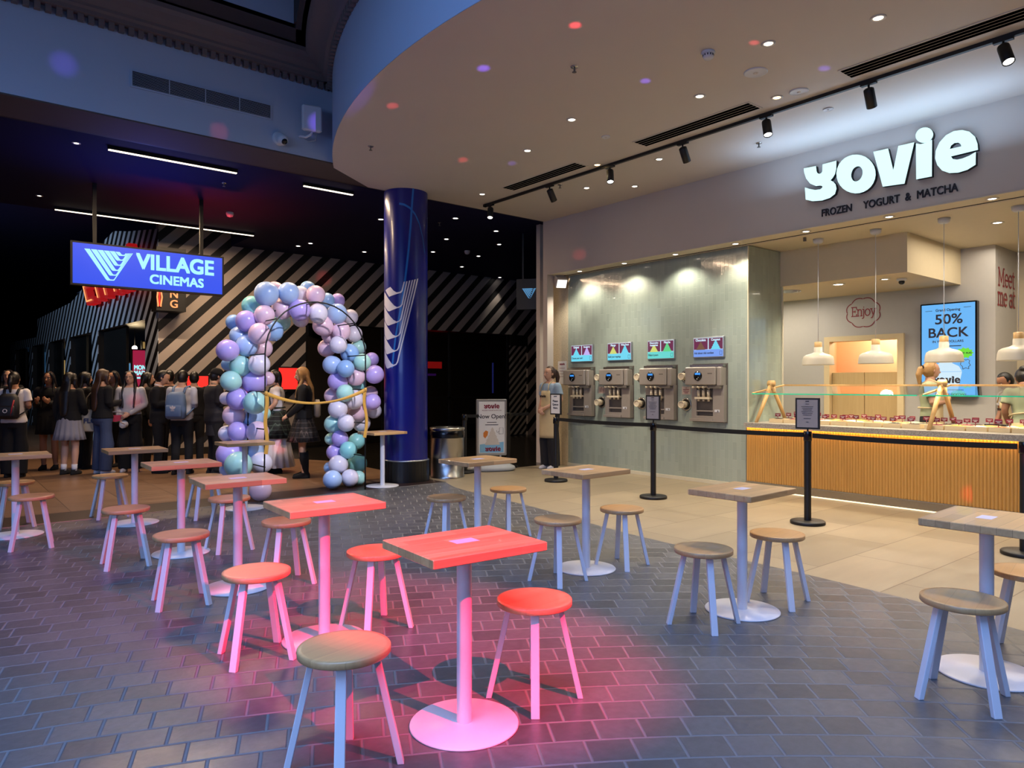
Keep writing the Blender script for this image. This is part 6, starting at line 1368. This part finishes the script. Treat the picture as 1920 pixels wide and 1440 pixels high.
    if 'apron' in extras or 'pinafore' in extras:
        am = 'capron' if 'apron' in extras else 'tartang'; z0, z1 = (.52, 1.30) if 'apron' in extras else (.95, 1.27)
        b = MB(); vs = []; nz, nx = 14, 12
        for i in range(nz + 1):
            z = z0 + (z1 - z0) * i / nz; hw = .135 if z > 1.12 else .135 + min(1, (1.12 - z) / .12) * .055
            for j in range(nx + 1):
                u = -1 + 2 * j / nx; an_ = u * (1.15 if z <= 1.12 else .85)
                rx = (.150 if z < 1.02 else .150) + .028; ry = .118 + .03 + (.012 if z < .95 else 0) + (.012 if 1.18 < z < 1.3 else 0)
                vs.append(lean_ @ Vector((rx * math.sin(an_) * hw / .17 * s, ry * math.cos(an_) * s, z * s)))
        b.add(vs, [(i * (nx + 1) + j, i * (nx + 1) + j + 1, (i + 1) * (nx + 1) + j + 1, (i + 1) * (nx + 1) + j) for i in range(nz) for j in range(nx)], 0, True)
        ap = b.build('apron' if 'apron' in extras else 'pinafore_bib', am, root); so = ap.modifiers.new('thickness', 'SOLIDIFY'); so.thickness = .006; so.offset = 1
        for sg in (1, -1):
            b = MB(); b.tube([lean_ @ Vector(q_) for q_ in ((sg * .095 * s, .145 * s, 1.29 * s), (sg * .075 * s, .10 * s, 1.41 * s), (sg * .06 * s, .0, 1.462 * s), (sg * .07 * s, -.10 * s, 1.40 * s))], .011 * s, 6, flat=.5); b.build('strap', am, ap)
        b = MB(); b.tube([lean_ @ Vector((.182 * s * math.cos(R(t_)), .142 * s * math.sin(R(t_)), 1.08 * s)) for t_ in range(150, 391, 15)], .011 * s, 6); b.build('waist_tie', am, ap)
        if 'apron' in extras and 'back' not in extras:
            b = MB(); yovie_mark(b, .15 * s, lean_ @ FYB(0, .172 * s, 1.21 * s)); b.build('lettering', 'ink', ap)
    return root, s, lean_, HM, armpath
def FYB(X, Y, z): return Matrix(((-1, 0, 0, X), (0, 0, 1, Y), (0, 1, 0, z), (0, 0, 0, 1)))      # faces +Y
def place(o, root): o.matrix_world = root.matrix_basis @ o.matrix_basis if False else o.matrix_basis
def at(root, p): return root.matrix_basis @ Vector(p)
def backpack(root, s, label, m_, accent=None, w_=.15, h_=.40, z=1.15, back=.125, badge=None):
    q = at(root, (0, 0, 0)); t = thing('backpack', label, 'backpack', tuple(q), root.rotation_euler.z)
    y0 = -(back + .012) * s
    b = MB(); b.loft([(0, y0 - .075 * s, (z - h_ / 2) * s, w_ * s * .8, .06 * s), (0, y0 - .085 * s, (z - h_ / 2 + .03) * s, w_ * s, .085 * s), (0, y0 - .085 * s, z * s, w_ * s * 1.02, .088 * s), (0, y0 - .075 * s, (z + h_ / 2 - .06) * s, w_ * s * .92, .075 * s), (0, y0 - .06 * s, (z + h_ / 2) * s, w_ * s * .6, .045 * s)], 24, sup=3.0); b.build('bag', m_, t)
    b = MB(); b.loft([(0, y0 - .165 * s, (z - h_ / 2 + .03) * s, w_ * s * .78, .018 * s), (0, y0 - .175 * s, (z - h_ / 2 + .06) * s, w_ * s * .82, .028 * s), (0, y0 - .172 * s, (z - .02) * s, w_ * s * .8, .026 * s), (0, y0 - .162 * s, (z + .01) * s, w_ * s * .74, .016 * s)], 20, sup=3.2); pk = b.build('pocket', m_, t)
    for sg in (1, -1):
        b = MB(); b.tube([(sg * .085 * s, y0 - .02 * s, (z + h_ / 2 - .04) * s), (sg * .10 * s, -.08 * s, 1.425 * s), (sg * .11 * s, .02 * s, 1.45 * s), (sg * .125 * s, .145 * s, 1.32 * s), (sg * .14 * s, .13 * s, 1.18 * s), (sg * .19 * s, 0, 1.08 * s), (sg * .14 * s, y0 - .03 * s, (z - h_ / 2 + .06) * s)], .022 * s, 8, flat=.35, up=(1, 0, 0)); b.build('shoulder_strap', m_, t)
        if accent: b = MB(); b.tube([(sg * w_ * .75 * s, y0 - .165 * s, (z + .10) * s), (sg * w_ * .62 * s, y0 - .195 * s, (z - .02) * s), (sg * w_ * .5 * s, y0 - .19 * s, (z - h_ / 2 + .05) * s)], .010 * s, 6); b.build('webbing', accent, t)
    if badge == 'ring':
        b = MB(); b.tube([(.028 * s * math.cos(R(a)), y0 - .203 * s, (z - .07) * s + .028 * s * math.sin(R(a))) for a in range(0, 361, 30)], .006 * s, 6); b.build('badge', 'cwhite', pk)
    if badge == 'leaf':
        M = FY(0, y0 - .2035 * s, (z - .06) * s); b = MB()
        for a in (-42, 0, 42): b.poly([[(x_ * s, y_ * s) for x_, y_ in ((0, 0), (.016, .025), (.014, .05), (0, .066), (-.014, .05), (-.016, .025))]], .002, M @ Matrix.Rotation(R(a), 4, 'Z'))
        b.box(-.03 * s, .03 * s, -.012 * s, -.006 * s, 0, .002, 0, M); b.box(-.028 * s, .028 * s, -.024 * s, -.018 * s, 0, .002, 0, M); b.build('badge', 'cwhite', pk)
    return t
CAMF = 140.7     # facing of someone who looks straight at the camera (their forward = world +Y turned by this)
# crowd in front of the foyer, from the left edge
person('girl with glasses and dark clothes half hidden at the left edge of the crowd', 1.02, 14.75, 165, 1.66, glasses=True, pitch=5, arms=('phone', 'down'))
r_, s_, *_ = person('person seen from behind in a white tee with black rucksack, at the far left', .98, 13.15, -25, 1.60, arms=('phone', 'phone'), hair='pony', top='cwhite', sleeve='short', skin='skin2', bottom=('pants', 'cblack', 1.5), hem=.88)
backpack(r_, s_, 'black rucksack with red webbing and a white ring on the person at the far left', 'bagblack', 'red', badge='ring')
person('smiling girl with long dark hair facing the camera, behind the grey skirt girl', 1.52, 13.95, 150, 1.62, skin='skin2', arms=('phone', 'phone'), hairlen=.5, bottom=('skirt', 'cblack', .62, .2), shoes='cblack')
person('girl seen from behind with long black hair, black jacket, grey skirt and white socks', 1.68, 13.00, -45, 1.60, arms=('fwdlow', 'down'), top='cblack', hem=.90, bottom=('skirt', 'cgrey', .58, .235), socks=('cwhite', .10), hairlen=.45)
person('girl in profile with hand at her mouth, behind the tote bag', 1.99, 13.72, -75, 1.62, arms=('chin', 'down'), skin='skin', hairlen=.45)
r_, s_, l_, h_, ap_ = person('brown haired girl in black jacket and blue jeans looking right, cup in hand', 2.10, 12.80, -70, 1.65, arms=('phone', 'down'), hair='long', hairm='hairbrown', top='cblack', hem=.90, bottom=('pants', 'jeans', 1.55), shoes='shoewhite', hairlen=.40)
q = at(r_, (-.22 * s_, -.06, .98 * s_)); t = thing('tote_bag', 'cream tote bag with blue letters on the arm of the girl in jeans', 'tote bag', tuple(q), R(-25))
b = MB(); b.loft([(0, 0, -.29, .135, .03), (0, 0, -.27, .15, .045), (0, 0, -.02, .14, .035), (0, 0, .06, .135, .02)], 20, sup=3.5); bg_ = b.build('bag', 'canvas', t)
b = MB()
for sy in (-.015, .015): b.tube([(-.075, sy, .05), (-.06, sy, .25), (.0, sy, .33), (.06, sy, .25), (.075, sy, .05)], .009, 6, flat=.4)
b.build('handle', 'canvas', t); b = MB(); b.text('FLO', .105, FY(0, -.048, -.12), 0, .002, bold=.003); b.build('lettering', mat('navy print', '27325c', .7), bg_)
q = at(r_, (.10, .17, .93 * s_)); t = thing('shoulder_bag', 'half round watermelon bag at the hip of the girl in jeans', 'bag', tuple(q), R(-35))
b = MB(); b.poly([[(.125 * math.cos(R(a)), .105 * math.sin(R(a))) for a in range(180, 361, 12)]], .05, FY(0, 0, .02)); b.build('bag', 'melon', t)
b = MB(); b.tube([(.128 * math.cos(R(a)), -.025, .02 + .108 * math.sin(R(a))) for a in range(180, 361, 12)], .012, 8); b.build('rind', 'melonrind', t); b = MB(); b.tube([(-.125, -.02, .02), (-.15, -.02, .05), (0, -.03, .075), (.15, -.02, .05), (.125, -.02, .02)], .012, 6, flat=.5); b.build('strap', 'cgrey', t)
def cup(name, label, loc, tilt=(0, 0, 0), rr=.04, hh=.09):
    t = thing(name, label, 'cup', loc); t.rotation_euler = tilt
    b = MB(); b.lathe([(rr * .75, 0), (rr, hh), (rr * 1.07, hh + .004), (rr * 1.0, hh + .007), (rr * .95, hh - .002), (rr * .72, .006), (.0001, .005)], 20, cap=False); b.build('cup', 'paper', t); return t
a_, e_, w_, d_, n_, sg_ = ap_(0); q = at(r_, w_ + d_.normalized() * .10); cup('paper_cup', 'white paper cup held by the girl in jeans', tuple(q))
person('dark haired girl peering over the shoulder of the girl in jeans', 2.44, 13.80, 130, 1.64, skin='skin2')
r_, s_, l_, h_, ap_ = person('girl with glasses, very long black hair and white blouse, hands low in front', 2.50, 12.80, 150, 1.63, glasses=True, arms=('low', 'front'), top='cpale', hem=.93, bottom=('pants', 'cblack', 1.6), shoes='shoewhite', hairlen=.50)
a_, e_, w_, d_, n_, sg_ = ap_(0); q = at(r_, w_ + d_.normalized() * .13); cup('paper_tub', 'round white paper tub held low by the girl in the white blouse', tuple(q), (R(70), 0, R(150)), .065, .06)
person('girl with long dark hair in profile behind the white blouse girl', 2.86, 13.35, -100, 1.62, yaw=0, skin='skin')
person('boy in a black blazer with white collar looking down at his phone', 2.82, 12.35, -115, 1.64, hair='short', arms=('phone', 'phone'), pitch=-28, girl=False, top='cblack', hem=.82, collar='cwhite')
person('tall dark figure from behind, left of the blue backpack', 3.24, 13.45, -30, 1.66, hair='short', girl=False, skin='skin2', arms=('phone', 'down'))
r_, s_, *_ = person('boy seen from behind in a pale grey shirt with blue backpack', 3.06, 11.95, -38, 1.63, hair='short', girl=False, top='cpale', hem=.88, arms=('phone', 'phone'), pitch=-15, step=.05)
backpack(r_, s_, 'slate blue backpack with white trefoil badge on the boy in the grey shirt', 'bagblue', None, w_=.155, h_=.44, z=1.13, badge='leaf')
person('dark haired figure between the blue backpack and the hooded coat', 3.50, 12.90, -20, 1.63, hair='short', girl=False)
person('young man in a black cap and long dark coat with fleece collar, facing right', 3.45, 11.62, -85, 1.66, hair='cap', girl=False, top='cdark', hem=.62, arms=('phone', 'phone'), pitch=-18, collar='coatfur', topw=1.15)
r_, s_, l_, h_, ap_ = person('girl with black hair, glasses, white shirt, tartan pinafore and long white skirt under the arch', 4.29, 11.22, 72, 1.64, hair='bob', glasses=True, top='cwhite', sleeve='short', hem=.95, arms=('fwdlow', 'fwdlow'), pitch=-8, bottom=('skirt', 'cwhite', .10, .33), extras=('pinafore',), shoes='cblack')
b = MB(); n2 = 60; vs = []
for i, (z, rr) in enumerate(((1.03, .165), (.92, .20), (.75, .26), (.58, .30))):
    for k in range(n2): t_ = 2 * math.pi * k / n2; kk = 1 + .02 * i * (1 if k % 4 < 2 else -1) * .6; vs.append((rr * kk * s_ * math.cos(t_), rr * .88 * kk * s_ * math.sin(t_), z * s_))
b.add(vs, [(i * n2 + k, i * n2 + (k + 1) % n2, (i + 1) * n2 + (k + 1) % n2, (i + 1) * n2 + k) for i in range(3) for k in range(n2)], 0, True); o = b.build('pinafore_skirt', 'tartang', r_); so = o.modifiers.new('thickness', 'SOLIDIFY'); so.thickness = .006
q = at(r_, (.10, .23, .98)); t = thing('lanyard_card', 'black and white card hanging at the hip of the pinafore girl', 'card', tuple(q), R(115)); b = MB(); b.box(-.05, .05, -.004, .004, -.20, 0); b.build('card', 'ink', t); b = MB(); b.box(-.04, .04, .0045, .0055, -.13, -.02); b.build('print', 'cgrey', t)
r_, s_, *_ = person('blonde girl in black blazer, brown tartan skirt and tall black boots under the arch', 4.37, 10.33, 66, 1.67, hair='long', hairm='hairblonde', hairlen=.30, top='cblack', hem=.90, arms=('down', 'fwdlow'), pitch=-6, bottom=('skirt', 'tartanb', .56, .27), shoes='boots')
t = thing('small_backpack', 'small cream backpack worn by the blonde girl', 'backpack', tuple(at(r_, (0, -.20, 1.06))), r_.rotation_euler.z); b = MB(); b.loft([(0, 0, -.15, .09, .03), (0, 0, -.12, .11, .05), (0, 0, .05, .105, .05), (0, 0, .12, .06, .03)], 20, sup=2.8); b.build('bag', 'canvas', t); b = MB(); b.tube([(-.05, -.05, .05), (0, -.055, -.10), (.05, -.05, .05)], .006, 6); b.build('trim', 'cdark', t)
# staff of the yogurt shop
person('girl in pale blue tee, dark undersleeves and beige apron by the pillar, hands clasped', 8.02, 8.80, 92, 1.71, hair='pony', hairm='hairbrown', top='cblue', sleeve='short', hem=.95, arms=('front', 'front'), bottom=('pants', 'cdark', 1.5), shoes='shoewhite', extras=('apron',), group='yogurt shop staff', voxel=.008, yaw=-8)
person('young woman in sage tee and beige apron with ponytail and crossed arms behind the counter', 10.52, 3.88, -165, 1.72, hair='pony', hairm='hairblonde', top='cgreen', sleeve='short', hem=.95, arms=('cross', 'cross'), bottom=('pants', 'cdark', 1.3), extras=('apron',), group='yogurt shop staff', yaw=32)
person('worker in olive tee and beige apron at the right edge, seen from behind, bending', 10.10, 2.66, -60, 1.64, hair='bun', hairm='hairblack', top='cgreen', sleeve='short', hem=.95, arms=('fwdlow', 'fwdlow'), skin='skin2', lean=14, pitch=-25, bottom=('pants', 'capron', 1.4), extras=('apron', 'back'), group='yogurt shop staff')
person('dark haired worker mostly hidden behind the bending worker', 10.75, 2.95, 50, 1.58, hair='short', top='cwhite', sleeve='short', arms=('fwdlow', 'fwdlow'), pitch=-20, lean=10, skin='skin2', extras=('apron',), group='yogurt shop staff')
